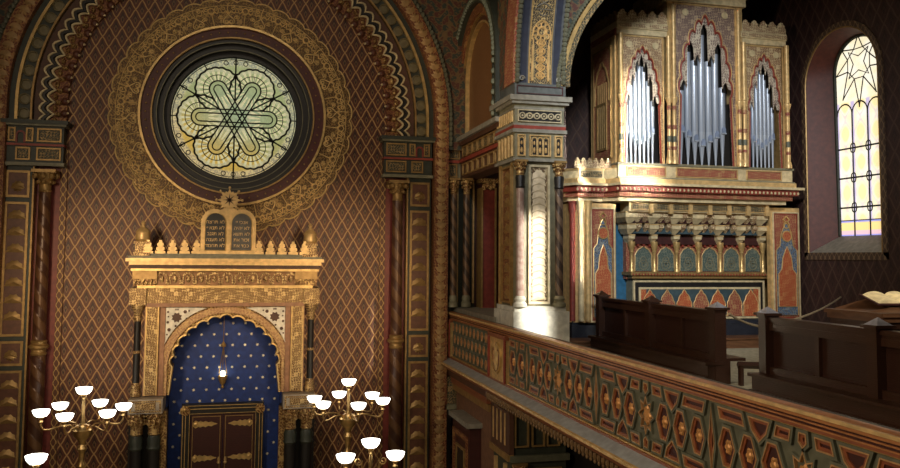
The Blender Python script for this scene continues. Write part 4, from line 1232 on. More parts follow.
    for i in range(2):
        a = U0 + i * w_
        cell([(a + .02, zm), (a + .13, zm - .23), (a + w_ - .13, zm - .23), (a + w_ - .02, zm), (a + w_ - .13, zm + .23), (a + .13, zm + .23)], True)
    for up in (1, -1):
        for pl in ([(.03, .25), (.20, .25), (.40, .25), (.36, .41), (.03, .41)], [(.47, .13), (.54, .25), (.60, .41), (.39, .41), (.43, .25)][0:1] + [(.56, .26), (.60, .41), (.39, .41), (.42, .26)], [(.62, .26), (.90, .26), (.92, .41), (.64, .41)]):
            q = [(U0 + x, zm + up * z) for x, z in pl]; cell(q if up > 0 else q[::-1])
    # close lattice of the bay next to the ark wall
    y = 18.88
    while y - .30 > 15.75:
        for j in range(3):
            z0 = 4.50 + .27 * j; off = .15 if j % 2 else 0
            cell([(-y + off + .02, z0 + .13), (-y + off + .09, z0 + .01), (-y + off + .20, z0 + .01), (-y + off + .27, z0 + .13), (-y + off + .20, z0 + .25), (-y + off + .09, z0 + .25)], True)
        y -= .30

def under_gallery():
    """what is seen of the aisle beneath the gallery"""
    k = [300]
    def T(mb, m, nm=None):
        k[0] += 1; return mb.build(nm or 'trim_%d' % k[0], m, kind='structure')
    M = facing_minus_x(XP)
    T(MB(M).box(-19.3, -15.9, .12, .5, 0, 4.2), mat('lit_brown_plaster', (.18, .085, .045), .6), 'aisle_wall')  # brown lightened in the paint, as if lit from the hall
    T(MB(M).box(-19.3, -15.95, -.02, .14, 3.86, 4.0), 'woodred')
    T(MB(M).box(-19.25, -15.95, .02, .14, 3.7, 3.84), 'dgold')
    # little colonnette and block at the corner
    T(MB(M).box(-19.22, -18.92, -.12, .2, 3.35, 3.98), 'greenscroll')
    T(MB(M).frame(-19.22, -18.92, 3.35, 3.9, .05, -.14, -.1), 'dgold')
    T(MB(M).box(-19.26, -18.9, -.16, .2, 3.22, 3.34), 'greengrey')
    c = empty('aisle_colonnette', (XP - .05, 19.07, .9), 'dark colonnette under the gallery, in the corner by the ark wall', 'column')
    MB().lathe(XP - .05, 19.07, [(.10, .9), (.10, 1.0), (.075, 1.1), (.07, 2.9), (.12, 3.0), (.13, 3.22)], 14).build('shaft', 'black', c)
    # door-like surround with a stone hood
    T(MB(M).box(-18.3, -16.7, -.22, .2, 3.22, 3.32), 'stone')
    T(MB(M).box(-18.2, -16.8, -.14, .2, .5, 3.22), 'maroon')
    T(MB(M).frame(-18.1, -16.9, .6, 3.0, .1, -.18, -.1), 'redleaf')
    T(MB(M).frame(-17.85, -17.15, .7, 2.7, .05, -.17, -.1), 'dgold')
    pts = [(-17.2, .8), (-17.2, 2.3)] + [(-17.5 + .3 * cos(a), 2.3 + .35 * sin(a)) for a in [pi * i / 12 for i in range(13)]] + [(-17.8, 2.3), (-17.8, .8)]
    T(MB(M).prism(pts, -.15, -.1), 'black')
    # lower stage of the pier
    x0 = XN; P = MB().box(4.9, 6.0, 14.8, 15.9, 0, 4.2); T(P, 'darkgreen', 'pier_wall')
    g = MB(M)
    for y in (15.8, 15.55, 15.3, 15.05): g.box(-y, -y + .07, .06, .16, 3.25, 3.85)
    for y in (15.7, 15.1): g.box(-y, -y + .08, .06, .16, 1.0, 2.9)
    T(g, 'palegold')
    T(MB(M).box(-15.95, -14.75, .04, .16, 3.0, 3.12), 'dgold')
    T(MB(M).box(-15.95, -14.75, .07, .16, 3.12, 3.9), 'brown')
    f = MB()
    for xa, xb in ((4.96, 5.24), (5.3, 5.56), (5.6, 5.86)): f.frame(xa, xb, 3.25, 3.85, .025, 14.74, 14.82)
    f.frame(5.3, 5.9, 1.2, 2.85, .04, 14.74, 14.82); T(f, 'dgold')
    T(MB().box(5.36, 5.84, 14.77, 14.82, 1.3, 2.8), 'greenscroll')
    T(MB().box(4.86, 6.05, 14.72, 15.9, 2.98, 3.10), 'green')
    cp = MB()
    cp.lathe(5.05, 14.72, [(.07, 2.5), (.12, 2.7), (.16, 2.96)], 10)
    for q in range(6): cp.ball((5.05 + .13 * cos(q), 14.72 + .13 * sin(q), 2.75), .05, .05, .07, 6, 4)
    T(cp, 'goldcarve')
    T(MB().box(6.2, 6.4, 0, 15.9, 0, 4.2).box(6.0, 8.0, 15.9, 16.1, 0, 4.2), 'black', 'under_gallery_wall')
# ================================================================= organ
def organ():
    r = empty('pipe_organ', (10.9, YO, 4.9), 'gilded pipe organ with three flats of silver pipes over a painted arcaded case', 'organ')
    b = lambda mb, nm, m, par=None, **k: mb.build(nm, m, par or r, **k)
    x0, x1 = 8.66, 13.36; yf = 18.0; yb = 19.5
    # ---------------- lower case
    b(MB().box(7.62, 13.95, YO + .1, yb + .5, 4.9, 5.2).box(7.67, 13.9, YO + .2, yb, 5.2, 5.28), 'plinth', mat('navy_plinth', (.022, .024, .032), .4))
    b(MB().box(8.8, 13.9, YO + .78, yb + .4, 5.2, 8.2).box(7.87, 8.70, YO + .3, yb + .4, 5.2, 8.2), 'case_body', 'dgold')
    # blue recess beside the niche
    b(MB().box(8.6, 9.5, YO + .70, YO + .78, 5.2, 8.1), 'blue_recess', 'peacock'); b(MB().box(12.95, 13.3, YO + .70, YO + .78, 5.2, 8.1), 'blue_recess', 'tealdark')
    for xa, xb, nm in ((7.98, 8.72, 'left_panel'), (13.02, 13.90, 'right_panel')):
        p = b(MB().box(xa, xb, YO - .02, YO + .12, 5.26, 8.15), nm, 'palegold')
        pa, pb = xa + .13, xb - .10; c = (pa + pb) / 2; hw = (pb - pa) / 2
        b(MB().box(pa, pb, YO - .035, YO, 5.36, 7.98), 'panel_ground', 'redara', p)
        # tall blue ogival field with an orange one inside
        f = lambda s_, z0, z1, z2: [(c - hw * s_, z0), (c + hw * s_, z0), (c + hw * s_, z1), (c + hw * s_ * .62, z1 + .12), (c + hw * s_ * .5, z2 - .3), (c + hw * s_ * .2, z2 - .1), (c, z2), (c - hw * s_ * .2, z2 - .1), (c - hw * s_ * .5, z2 - .3), (c - hw * s_ * .62, z1 + .12), (c - hw * s_, z1)]
        big = f(.96, 5.40, 7.05, 7.78); b(MB().prism(big, YO - .055, YO - .03), 'blue_field', 'blueara', p)
        b(MB().tube(p3(big, YO - .06), .014, 5, closed=True), 'blue_field_edge', 'gold', p)
        sm = f(.80, 5.62, 6.45, 7.15); b(MB().prism(sm, YO - .07, YO - .05), 'orange_field', 'orangeara', p)
        b(MB().tube(p3(sm, YO - .075), .012, 5, closed=True), 'orange_field_edge', 'palegold', p)
        t = MB().circ(c, 7.84, .07, .10, YO - .08, YO - .03, 4); t.circ(c, 7.70, .07, .09, YO - .08, YO - .03, 16); t.circ(c, 7.42, .12, .145, YO - .09, YO - .03, 20)
        b(t, 'panel_knot', 'gold', p)
        b(MB().circ(c, 7.42, 0, .12, YO - .08, YO - .03, 20), 'panel_medallion', 'orangeara', p)
        b(MB().frame(pa - .02, pb + .02, 5.32, 8.0, .03, YO - .05, YO), 'panel_frame', 'red', p)
        b(MB().frame(pa - .06, pb + .06, 5.28, 8.04, .03, YO - .06, YO), 'panel_fillet', 'cream', p)
    # chamfered left corner with round shafts
    b(MB().hprism([(7.98, YO - .02), (7.64, YO + .25), (7.64, yb), (7.98, yb)], 5.26, 8.15), 'corner_pier', 'palegold')
    for x, y, m in ((7.68, YO + .2, 'dred'), (7.84, YO + .04, 'cream'), (7.98, YO - .04, 'palegold')):
        sh = MB().lathe(x, y, [(.07, 5.3), (.07, 7.9), (.10, 8.0), (.09, 8.1), (.13, 8.2)], 12); b(sh, 'corner_shaft', m)
    # niche: muqarnas tiers, arcade, shelf, lower panel
    n0, n1 = 9.36, 13.08
    b(MB().box(9.0, 12.84, YO - .18, YO + .3, 7.96, 8.20), 'frieze', 'cream')
    fz = MB(); fp = MB()
    for i in range(7):
        xa = 9.05 + i * .54; fp.box(xa + .02, xa + .48, YO - .20, YO - .17, 8.02, 8.15); fz.frame(xa, xa + .5, 7.99, 8.18, .02, YO - .22, YO - .17)
        fz.box(xa + .47, xa + .57, YO - .24, YO - .16, 7.92, 8.20)
    b(fp, 'frieze_panels', 'greenscroll'); b(fz, 'frieze_frames', 'palegold')
    W = n1 - n0; nb = 6
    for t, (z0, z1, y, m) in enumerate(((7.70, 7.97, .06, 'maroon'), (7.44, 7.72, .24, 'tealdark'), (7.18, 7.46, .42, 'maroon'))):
        b(MB().box(9.04 + .13 * t, 12.95 + .06 * t, YO + y, YO + .75, z0, z1), 'muqarnas_ground', m)  # dark colours stand for the shade between the brackets
    for i in range(nb * 3 + 1):
        main = i % 3 == 0; x18 = 9.0 + 3.6 * i / (nb * 3)
        mq = MB(); md = MB()
        steps = ((7.20, 7.42, .085, .30), (7.42, 7.68, .125, .12), (7.68, 7.97, .165, -.06)) if main else ((7.46, 7.70, .06, .14), (7.70, 7.97, .10, -.05))
        for z0, z1, hw, y in steps:
            zm = z0 + (z1 - z0) * .5; x = x18 * (YO + y) / 18
            mq.box(x - hw, x + hw, YO + y - .02, YO + .6, zm, z1)
            mq.add([(x - hw, YO + y, zm), (x + hw, YO + y, zm), (x + hw, YO + .6, zm), (x - hw, YO + .6, zm), (x - hw * .35, YO + y + .12, z0), (x + hw * .35, YO + y + .12, z0), (x + hw * .35, YO + .6, z0), (x - hw * .35, YO + .6, z0)],
                   [(0, 4, 5, 1), (1, 5, 6, 2), (0, 3, 7, 4), (4, 7, 6, 5), (0, 1, 2, 3), (3, 2, 6, 7)])
            md.box(x - hw * 1.06, x + hw * 1.06, YO + y - .035, YO + .5, z1 - .03, z1 - .005)
        br = b(mq, 'muqarnas_bracket', 'cream' if main else 'creamcarve')
        b(md, 'bracket_fillet', 'palegold', br)
    b(MB().box(n0 - .1, n1 + .1, YO + .52, YO + .76, 6.3, 7.4), 'arcade_wall', 'redara')
    for i in range(nb):
        c = (9.0 + 3.6 * (i + .5) / nb) * (YO + .5) / 18
        ar = lobed(c, .24, 6.50, 6.85, 7.12, 5, .05, .3, 6)
        b(MB().prism(ar, YO + .49, YO + .53), 'arcade_panel', 'teal')
        e = MB().tube(p3(ar, YO + .48), .016, 5); b(e, 'arcade_arch', 'palegold')
        rs = MB().circ(c, 6.78, .07, .09, YO + .475, YO + .5, 12); rs.circ(c, 6.66, .11, .13, YO + .475, YO + .5, 12); rs.circ(c, 6.66, .04, .06, YO + .475, YO + .5, 8)
        b(rs, 'arcade_ornament', 'greengrey')
        hd = MB()
        for q in (-1, 0, 1): hd.prism([(c + q * .16 - .05, 7.30), (c + q * .16 + .05, 7.30), (c + q * .16 + .02, 7.12), (c + q * .16 - .02, 7.12)], YO + .44, YO + .53)
        b(hd, 'arcade_pendants', 'red')
    for i in range(nb + 1):
        x = (9.0 + 3.6 * i / nb) * (YO + .40) / 18
        col = MB().lathe(x, YO + .40, [(.075, 6.48), (.075, 6.54), (.05, 6.58), (.045, 6.95), (.06, 6.98), (.05, 7.0), (.075, 7.10), (.09, 7.14), (.09, 7.24)], 12)
        b(col, 'arcade_colonnette', 'gold')
    b(MB().box(n0 - .14, n1 + .14, YO + .18, YO + .75, 6.40, 6.48).box(n0 - .08, n1 + .08, YO + .24, YO + .75, 6.32, 6.40), 'shelf', 'dgold')
    sd = MB()
    for i in range(48): sd.ball((n0 - .08 + (W + .16) * i / 47, YO + .18, 6.42), .022, .02, .03, 6, 4)
    b(sd, 'shelf_beading', 'red')
    lp = b(MB().box(n0 - .02, n1 + .02, YO + .36, YO + .76, 5.2, 6.30), 'lower_panel', 'greengrey')
    b(MB().frame(n0, n1, 5.22, 6.27, .045, YO + .33, YO + .37), 'panel_outer_fillet', 'cream', lp)
    b(MB().box(n0 + .05, n1 - .05, YO + .345, YO + .37, 5.25, 6.22), 'panel_border', 'black', lp)
    b(MB().frame(n0 + .14, n1 - .14, 5.30, 6.10, .05, YO + .31, YO + .37), 'panel_inner_fillet', 'cream', lp)
    b(MB().box(n0 + .18, n1 - .18, YO + .325, YO + .37, 5.33, 6.06), 'panel_ground', 'tealdark', lp)
    for i in range(7):
        c = n0 + .43 + (W - .86) * i / 6
        ar = lobed(c, .22, 5.36, 5.62, 6.04, 5, .07, .6, 6)
        b(MB().prism(ar, YO + .30, YO + .33), 'panel_arch', 'orangeara' if i % 2 == 0 else 'redara', lp)
        b(MB().tube(p3(ar, YO + .295), .012, 4), 'panel_arch_edge', 'palegold', lp)
    b(MB().box(n0 + .18, n0 + .34, YO + .318, YO + .33, 5.34, 6.05).box(n1 - .34, n1 - .18, YO + .318, YO + .33, 5.34, 6.05), 'panel_end', 'orangeara', lp)
    # ---------------- great cornice
    def step(z0, z1, d, nm, m):
        """follows the plan: low wing on the left, main front"""
        pl = [(7.54 - d, YO + .30), (7.76 - d * .6, YO + .02 - d), (8.42, YO + .02 - d), (8.62 - d * .3, yf - .12 - d), (13.32 + d, yf - .12 - d), (13.32 + d, yb), (7.54 - d, yb)]
        return b(MB().hprism(pl, z0, z1), nm, m)
    step(8.20, 8.30, -.06, 'cornice_bed', 'cream'); step(8.30, 8.42, .05, 'cornice_dark', 'redara'); step(8.42, 8.56, .16, 'cornice_red', 'red'); step(8.56, 8.62, .26, 'cornice_lip', 'cream')
    step(8.62, 8.74, .12, 'cornice_slope', 'palegold')
    bd = MB(); nbd = 46
    for i in range(nbd):
        x = 8.50 + (13.44 - 8.50) * i / (nbd - 1); bd.ball((x, yf - .30, 8.47), .028, .03, .04, 6, 4)
    for i in range(8): bd.ball((7.66 + .76 * i / 7, YO - .16, 8.47), .028, .03, .04, 6, 4)
    bd.parts('cornice_bead', 'cream', r)
    # ---------------- low wing gallery on the left
    wg = b(MB().hprism([(7.56, YO + .32), (7.78, YO + .0), (8.42, YO + .0), (8.62, yf - .02), (8.62, yb), (7.42, yb)], 8.72, 8.98), 'wing_parapet', 'cream')
    b(MB().box(7.82, 8.38, YO - .02, YO + .02, 8.78, 8.93), 'wing_panel', 'greenscroll', wg)
    b(MB().hprism([(7.54, YO + .30), (7.76, YO - .02), (8.44, YO - .02), (8.64, yf - .05), (8.64, yb), (7.40, yb)], 8.72, 8.76).hprism([(7.54, YO + .30), (7.76, YO - .02), (8.44, YO - .02), (8.64, yf - .05), (8.64, yb), (7.40, yb)], 8.95, 9.0), 'wing_moulding', 'palegold', wg)
    def crest(mb, xa, xb, z, h, n, ya, yb_):
        for i in range(n):
            w = (xb - xa) / n; c = xa + w * (i + .5)
            m = [(-.5, 0), (-.5, .45), (-.38, .55), (-.42, .72), (-.22, .8), (-.2, .92), (0, 1), (.2, .92), (.22, .8), (.42, .72), (.38, .55), (.5, .45), (.5, 0)]
            mb.prism([(c + p[0] * w, z + p[1] * h) for p in m], ya, yb_)
    cw = MB(); crest(cw, 7.66, 8.62, 9.0, .26, 6, YO + .0, YO + .05); b(cw, 'wing_cresting', 'creamcarve', wg)
    # dark lattice screen above the wing, on the flank of the upper case
    Mx = facing_minus_x(x0)
    b(MB(Mx).box(-yb, -yf - .08, -.04, .0, 8.98, 12.3), 'flank_frame', 'palegold')
    b(MB(Mx).box(-yb + .2, -yf - .28, -.05, .0, 9.3, 12.05), 'flank_panel', 'redara')
    lt = MB(Mx); lt.frame(-yb + .18, -yf - .26, 9.28, 12.08, .04, -.07, .0)
    lt.frame(-yb + .42, -yf - .5, 9.5, 10.7, .06, -.08, 0)
    for q in range(5): lt.box(-yb + .46 + .12 * q, -yb + .50 + .12 * q, -.075, 0, 9.5, 11.2)
    lt.tube([tuple(v) for v in p3(lobed(-yb + .74, .42, 10.7, 11.0, 11.75, 5, .06, .4, 5), -.07)], .025, 5)
    b(lt, 'flank_tracery', 'dgold')
    b(MB(Mx).box(-yb + .46, -yf - .54, -.055, 0, 9.54, 10.66), 'flank_lattice', 'black')
    # ---------------- upper case
    b(MB().box(x0, x1, yf + .55, yb, 8.7, 12.4).box(10.02, 12.0, yf + .55, yb, 12.4, 13.2).box(x0, x0 + .12, yf, yb, 8.7, 12.4).box(x1 - .12, x1, yf, yb, 8.7, 12.4), 'upper_case', 'dgold')
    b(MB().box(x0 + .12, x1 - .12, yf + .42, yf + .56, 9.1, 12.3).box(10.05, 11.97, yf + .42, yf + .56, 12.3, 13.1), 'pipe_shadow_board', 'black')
    base = b(MB().box(x0 - .03, x1 + .10, yf - .06, yf + .55, 8.72, 9.12), 'pipe_base', 'cream')
    for xa, xb in ((8.88, 9.86), (10.2, 11.84), (12.16, 13.10)):
        b(MB().box(xa, xb, yf - .085, yf - .05, 8.84, 9.02), 'base_panel', 'redara', base)
        b(MB().frame(xa - .03, xb + .03, 8.81, 9.05, .02, yf - .10, yf - .05), 'base_frame', 'palegold', base)
    b(MB().box(x0 - .06, x1 + .13, yf - .10, yf + .55, 9.08, 9.13).box(x0 - .06, x1 + .13, yf - .12, yf + .55, 8.74, 8.78), 'base_moulding', 'greengrey', base)
    secs = [('left', 8.74, 9.90, 12.30, 12.02, 11.0, 9.33), ('centre', 10.14, 11.90, 13.20, 12.92, 11.35, 11.02), ('right', 12.16, 13.30, 12.30, 12.05, 11.0, 12.73)]
    for nm, xa, xb, zt, za, zs, c in secs:
        c = (xa + xb) / 2
        mid = nm == 'centre'; y = yf - (.06 if mid else 0)
        hw = (xb - xa) / 2 - (.13 if mid else .10)
        ar = lobed(c, hw, 9.13, zs - (.5 if mid else .45), za, 11, .085, .22, 7)
        mb = MB(); plate_around(mb, ar, xa, xb, 9.13, zt, y, y + .05)
        pl = b(mb, 'tracery_plate', 'purpleara' if mid else 'sidetrac')
        b(MB().tube(p3(ar, y - .01), .024, 5), 'arch_moulding', 'red')
        b(MB().tube([(c + (p[0] - c) * 1.06, y - .008, p[1] + .05 * (p[1] > 10)) for p in ar], .012, 5), 'arch_fillet', 'palegold')
        fr = b(MB().frame(xa + .01, xb - .01, 9.1, zt - .02, .035, y - .03, y + .02), 'section_frame', 'palegold')
        for sx in (1, -1):
            b(MB().circ(c + sx * hw * .74, zt - .24, .0, .085, y - .025, y, 16), 'corner_roundel', 'cream')
        ztip = {'left': 11.73, 'centre': 12.62, 'right': 11.74}[nm]
        npipe = 7; w = 2 * (hw - .07) / npipe
        T_ = [ztip - d for d in ((0, .80, .46, 1.45) if mid else (0, .15, .50, 1.0))]
        # pierced filigree filling the arch down to the pipe heads
        def arch_z(x):
            z = 9.2
            for (xa_, za_), (xb_, zb_) in zip(ar[:-1], ar[1:]):
                if min(xa_, xb_) <= x <= max(xa_, xb_) and abs(xb_ - xa_) > 1e-6: z = max(z, za_ + (zb_ - za_) * (x - xa_) / (xb_ - xa_))
            return z
        def head_z(x):
            i = min(3, max(-3, round((x - c) / w))); return T_[abs(i)] + .10 - .20 * min(1, abs((x - c) / w - i) * 2) ** 1.3
        ps = MB(); NS = 84; row = []
        for i in range(NS + 1):
            x = c - hw * .985 + 2 * hw * .985 * i / NS; hi = arch_z(x); row.append((x, min(head_z(x), hi), hi))
        for (xa_, l0, h0), (xb_, l1, h1) in zip(row[:-1], row[1:]):
            ps.add([(xa_, y + .03, l0), (xb_, y + .03, l1), (xb_, y + .03, h1), (xa_, y + .03, h0), (xa_, y + .06, l0), (xb_, y + .06, l1), (xb_, y + .06, h1), (xa_, y + .06, h0)], [(0, 1, 2, 3), (7, 6, 5, 4), (0, 4, 5, 1), (3, 2, 6, 7)])
        b(ps, 'pipe_shade_tracery', mat('pale_filigree', scroll((.24, .17, .14), (.70, .60, .44), 24, .6), .5, .1, .4))
        b(MB().tube([(c, y + .0, ztip + .1), (c, y + .0, za)], .008, 4), 'shade_rib', 'black')
        for i in range(npipe):
            d = i - 3; x = c + d * w; ad = abs(d); top = T_[ad]
            mouth = 9.64 + (.085 if not mid else .11) * ad
            rr = w * .44; yy = y + .13 + rr
            pp = MB().lathe(x, yy, [(.018, 9.13), (rr * .78, mouth - .03), (rr, mouth), (rr, top - .02), (rr * .82, top - .02), (rr * .82, top - .1)], 18)
            po = b(pp, 'organ_pipe', 'pipe')
            m = MB().prism([(x - rr * .62, mouth + .02), (x + rr * .62, mouth + .02), (x + rr * .62, mouth + .12), (x + rr * .3, mouth + .17), (x - rr * .3, mouth + .17), (x - rr * .62, mouth + .12)], yy - rr - .012, yy - rr * .4)
            b(m, 'pipe_mouth', mat('pipe_mouth_metal', (.30, .37, .52), .4, .4), po)
            b(MB().box(x - rr * .7, x + rr * .7, yy - rr - .02, yy - rr * .4, mouth - .01, mouth + .02), 'pipe_lip', 'pipe', po)
            sl = MB().prism([(x - rr * .55, top - .16), (x + rr * .55, top - .16), (x + rr * .55, top - .03), (x, top + .06), (x - rr * .55, top - .03)], yy - rr - .006, yy - rr * .3)
            b(sl, 'pipe_slot', 'black', po)
    # banded colonnettes between the flats
    for x in (8.70, 9.98, 10.12, 11.94, 12.08, 13.33):
        big = x in (10.12, 11.94)
        cl = b(MB().lathe(x, yf - .10, [(.09, 9.13), (.09, 9.2), (.075, 9.26), (.055, 9.32), (.05, 10.62), (.085, 10.72), (.09, 10.78), (.06, 10.8), (.055, 10.82), (.06, 12.3 if not big else 13.1)], 14), 'case_colonnette', 'palegold')
        bn = MB()
        for z in (9.46, 9.98, 10.46):
            b(MB().lathe(x, yf - .10, [(.052, z), (.056, z + .02), (.056, z + .09), (.052, z + .11)], 12), 'colonnette_band', 'redara', cl)
        b(MB().lathe(x, yf - .10, [(.052, 9.66), (.057, 9.68), (.057, 9.80), (.052, 9.82)], 12), 'colonnette_green_band', 'green', cl)
    # tall stiles of the centre tower
    for xa in (9.98, 11.92):
        b(MB().box(xa, xa + .16, yf - .06, yf + .5, 10.8, 13.25), 'tower_stile', 'palegold')
    # side cornices with cresting
    for xa, xb in ((x0, 9.98), (12.08, x1)):
        cn = b(MB().box(xa - .02, xb, yf - .04, yb, 12.30, 12.44).box(xa - .05, xb, yf - .08, yb, 12.44, 12.60), 'side_cornice', 'cream')
        b(MB().box(xa - .03, xb, yf - .095, yf, 12.47, 12.56), 'cornice_ornament', 'creamcarve', cn)
        ce = MB(); crest(ce, xa - .02, xb, 12.60, .32, 5, yf - .05, yf); b(ce, 'side_cresting', 'creamcarve', cn)
    cf = MB(Mx); crest(cf, -yb, -yf, 12.60, .30, 6, -.04, .02); b(cf, 'flank_cresting', 'dgold')
    b(MB(Mx).box(-yb, -yf, -.05, .0, 12.28, 12.60), 'flank_cornice', 'redara')
    b(MB().box(9.9, 12.14, yf - .14, yb, 13.20, 13.40).box(9.84, 12.2, yf - .2, yb, 13.40, 13.6), 'tower_cornice', 'cream')

# ================================================================= gallery furniture
def windows():
    M = facing_minus_x(XS)
    # wall with two arched openings, in panels around them
    def win_arch(c, hw, zb, zs, n=24, key=.0):
        return [(c + hw, zb)] + [(c + (hw + key) * cos(a), zs + (hw + key) * sin(a)) for a in [pi * i / n for i in range(n + 1)]] + [(c - hw, zb)]
    W1 = -16.78; W2 = -12.9
    def opening(c, lo, hi):
        mb = MB(M)
        ar = win_arch(c, 1.25, 7.0, 11.25)
        plate_around(mb, ar, lo, hi, 7.0, 15.5, 0, .75); return mb
    w = opening(W1, -20.4, -14.85); ar = win_arch(W2, 1.25, 7.0, 11.25); plate_around(w, ar, -14.85, -10.95, 7.0, 15.5, 0, .75)
    w.box(-10.95, 3, 0, .75, FZ, 15.5); w.box(-20.4, -10.95, 0, .75, FZ, 7.0)
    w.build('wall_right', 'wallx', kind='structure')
    for k, c in enumerate((W1, W2)):
        root = empty('window_%d' % (2 + k), (XS, -c, 7.0), kind='structure')
        b = lambda mb, nm, m: mb.build(nm, m, root)
        A = win_arch(c, 1.25, 7.0, 11.25); O = win_arch(c, 1.40, 6.84, 11.25); O[0] = (c + 1.40, 6.84); O[-1] = (c - 1.4, 6.84)
        b(MB(M).ring(O, A, -.04, .03, closed=False).box(c - 1.4, c + 1.4, -.04, .03, 6.82, 7.0), 'window_border', mat('dim_window_border', zigzag((.06, .035, .022), (.17, .11, .06), 24), .5))
        b(MB(M).tube([(p[0], -.03, p[1]) for p in A], .02, 5), 'border_fillet', 'dgold')
        # splayed reveal and sloping sill
        gl_c = c + .0; hw = .78
        B = win_arch(gl_c, hw, 7.42, 11.52, 24, .06)
        mb = MB(M); n = len(A)
        mb.add([(p[0], .0, p[1]) for p in A] + [(p[0], .56, p[1]) for p in B], [(i, i + 1, n + i + 1, n + i) for i in range(n - 1)])
        b(mb, 'window_reveal', mat('red_reveal_paint', (.10, .022, .012), .55))
        b(MB(M).add([(c - 1.25, 0, 7.0), (c + 1.25, 0, 7.0), (c + hw, .56, 7.42), (c - hw, .56, 7.42)], [(0, 1, 2, 3)]), 'window_sill', 'stone')
        b(MB(M).tube([(p[0], .54, p[1]) for p in B], .05, 6), 'window_frame', 'darkgreen')
        yc = -c
        def gl(nt, x, y, z, yc=yc):
            u = y * -1.0 + yc; v = z
            n = noise(nt, 3.0, 3)
            px = ((u * (2 * pi / .52)).cos()); pz = (((v - 8.49) * (2 * pi / .74)).cos())
            ros = (px + pz).step(.5, 1.2)
            ring_ = ((px + pz) - .15).abs().step(.28, .1)
            up = v.step(10.75, 10.8)
            base = mixc(nt, n.step(.3, .7), (.95, .84, .56), (1.0, .95, .80))
            low = mixc(nt, ros, base, (1.0, .80, .42))
            low = mixc(nt, ring_ * .55, low, (.62, .50, .60))
            edge = ((u * (2 * pi / .52) + pi).cos()).step(.72, .9)
            low = mixc(nt, edge * .75, low, (.50, .42, .75))
            band = (1.0 - v.step(7.80, 7.82))
            stripe = mixc(nt, ((v - 7.64).abs()).step(.12, .1), (.35, .36, .80), (1.0, .74, .30))
            stripe = mixc(nt, ((v - 7.5).abs()).step(.06, .04), stripe, (.85, .55, .62))
            low = mixc(nt, band, low, stripe)
            spots = vor(nt, 3.2, 'F1')
            hi = mixc(nt, spots.step(.11, .07), base, (.95, .75, .40))
            return mixc(nt, up, low, hi), n
        gm = mat('daylit_stained_glass_%d' % k, gl, .3, emit=.95)
        b(MB(M).prism(win_arch(gl_c, hw - .0, 7.42, 11.52, 24, .05), .55, .57), 'glass_pane', gm)
        ld = MB(M); q = .535; Z = lambda u, v: (gl_c + u, q, v)
        def L(*p, w=.02): ld.tube([Z(*a) for a in p], w * 1.2, 4)
        bays = (-hw, -.26, .26, hw)
        for u in (-.26, .26):
            L((u, 7.42), (u, 10.55), w=.02)
        for z in (8.22, 9.35, 10.0 if False else 9.35): pass
        for z in (8.12, 8.86, 9.60):
            L((-hw, z), (hw, z), w=.018)
            for u in (-.26, .26):
                ld.tube([Z(u + .085 * cos(t), z + .13 * sin(t)) for t in [2 * pi * s_ / 8 for s_ in range(8)]], .018, 4, closed=True)
        L((-hw, 7.80), (hw, 7.80), w=.01)
        for u0 in (-.52, 0, .52):
            ld.tube([Z(u0 + .26 * cos(t), 10.45 + .28 * sin(t)) for t in [pi * s_ / 10 for s_ in range(11)]], .02, 4)
        # star tracery of the head
        C = 11.68; st = [(.22, .0), (.42, .42), (0, .22), (-.42, .42), (-.22, 0), (-.42, -.42), (0, -.22), (.42, -.42)]
        ld.tube([Z(a * .8, C + d * .8) for a, d in st], .016, 4, closed=True)
        ld.tube([Z(.40 * cos(t), C + .40 * sin(t)) for t in [2 * pi * s_ / 8 + pi / 8 for s_ in range(8)]], .014, 4, closed=True)
        for s_ in range(8):
            t = 2 * pi * s_ / 8 + pi / 8; L((.40 * cos(t), C + .40 * sin(t)), (.80 * cos(t + .4), C - .2 + .90 * sin(t + .4)), w=.014); L((.40 * cos(t), C + .40 * sin(t)), (.80 * cos(t - .4), C - .2 + .90 * sin(t - .4)), w=.014)
        b(ld, 'window_leading', 'iron')

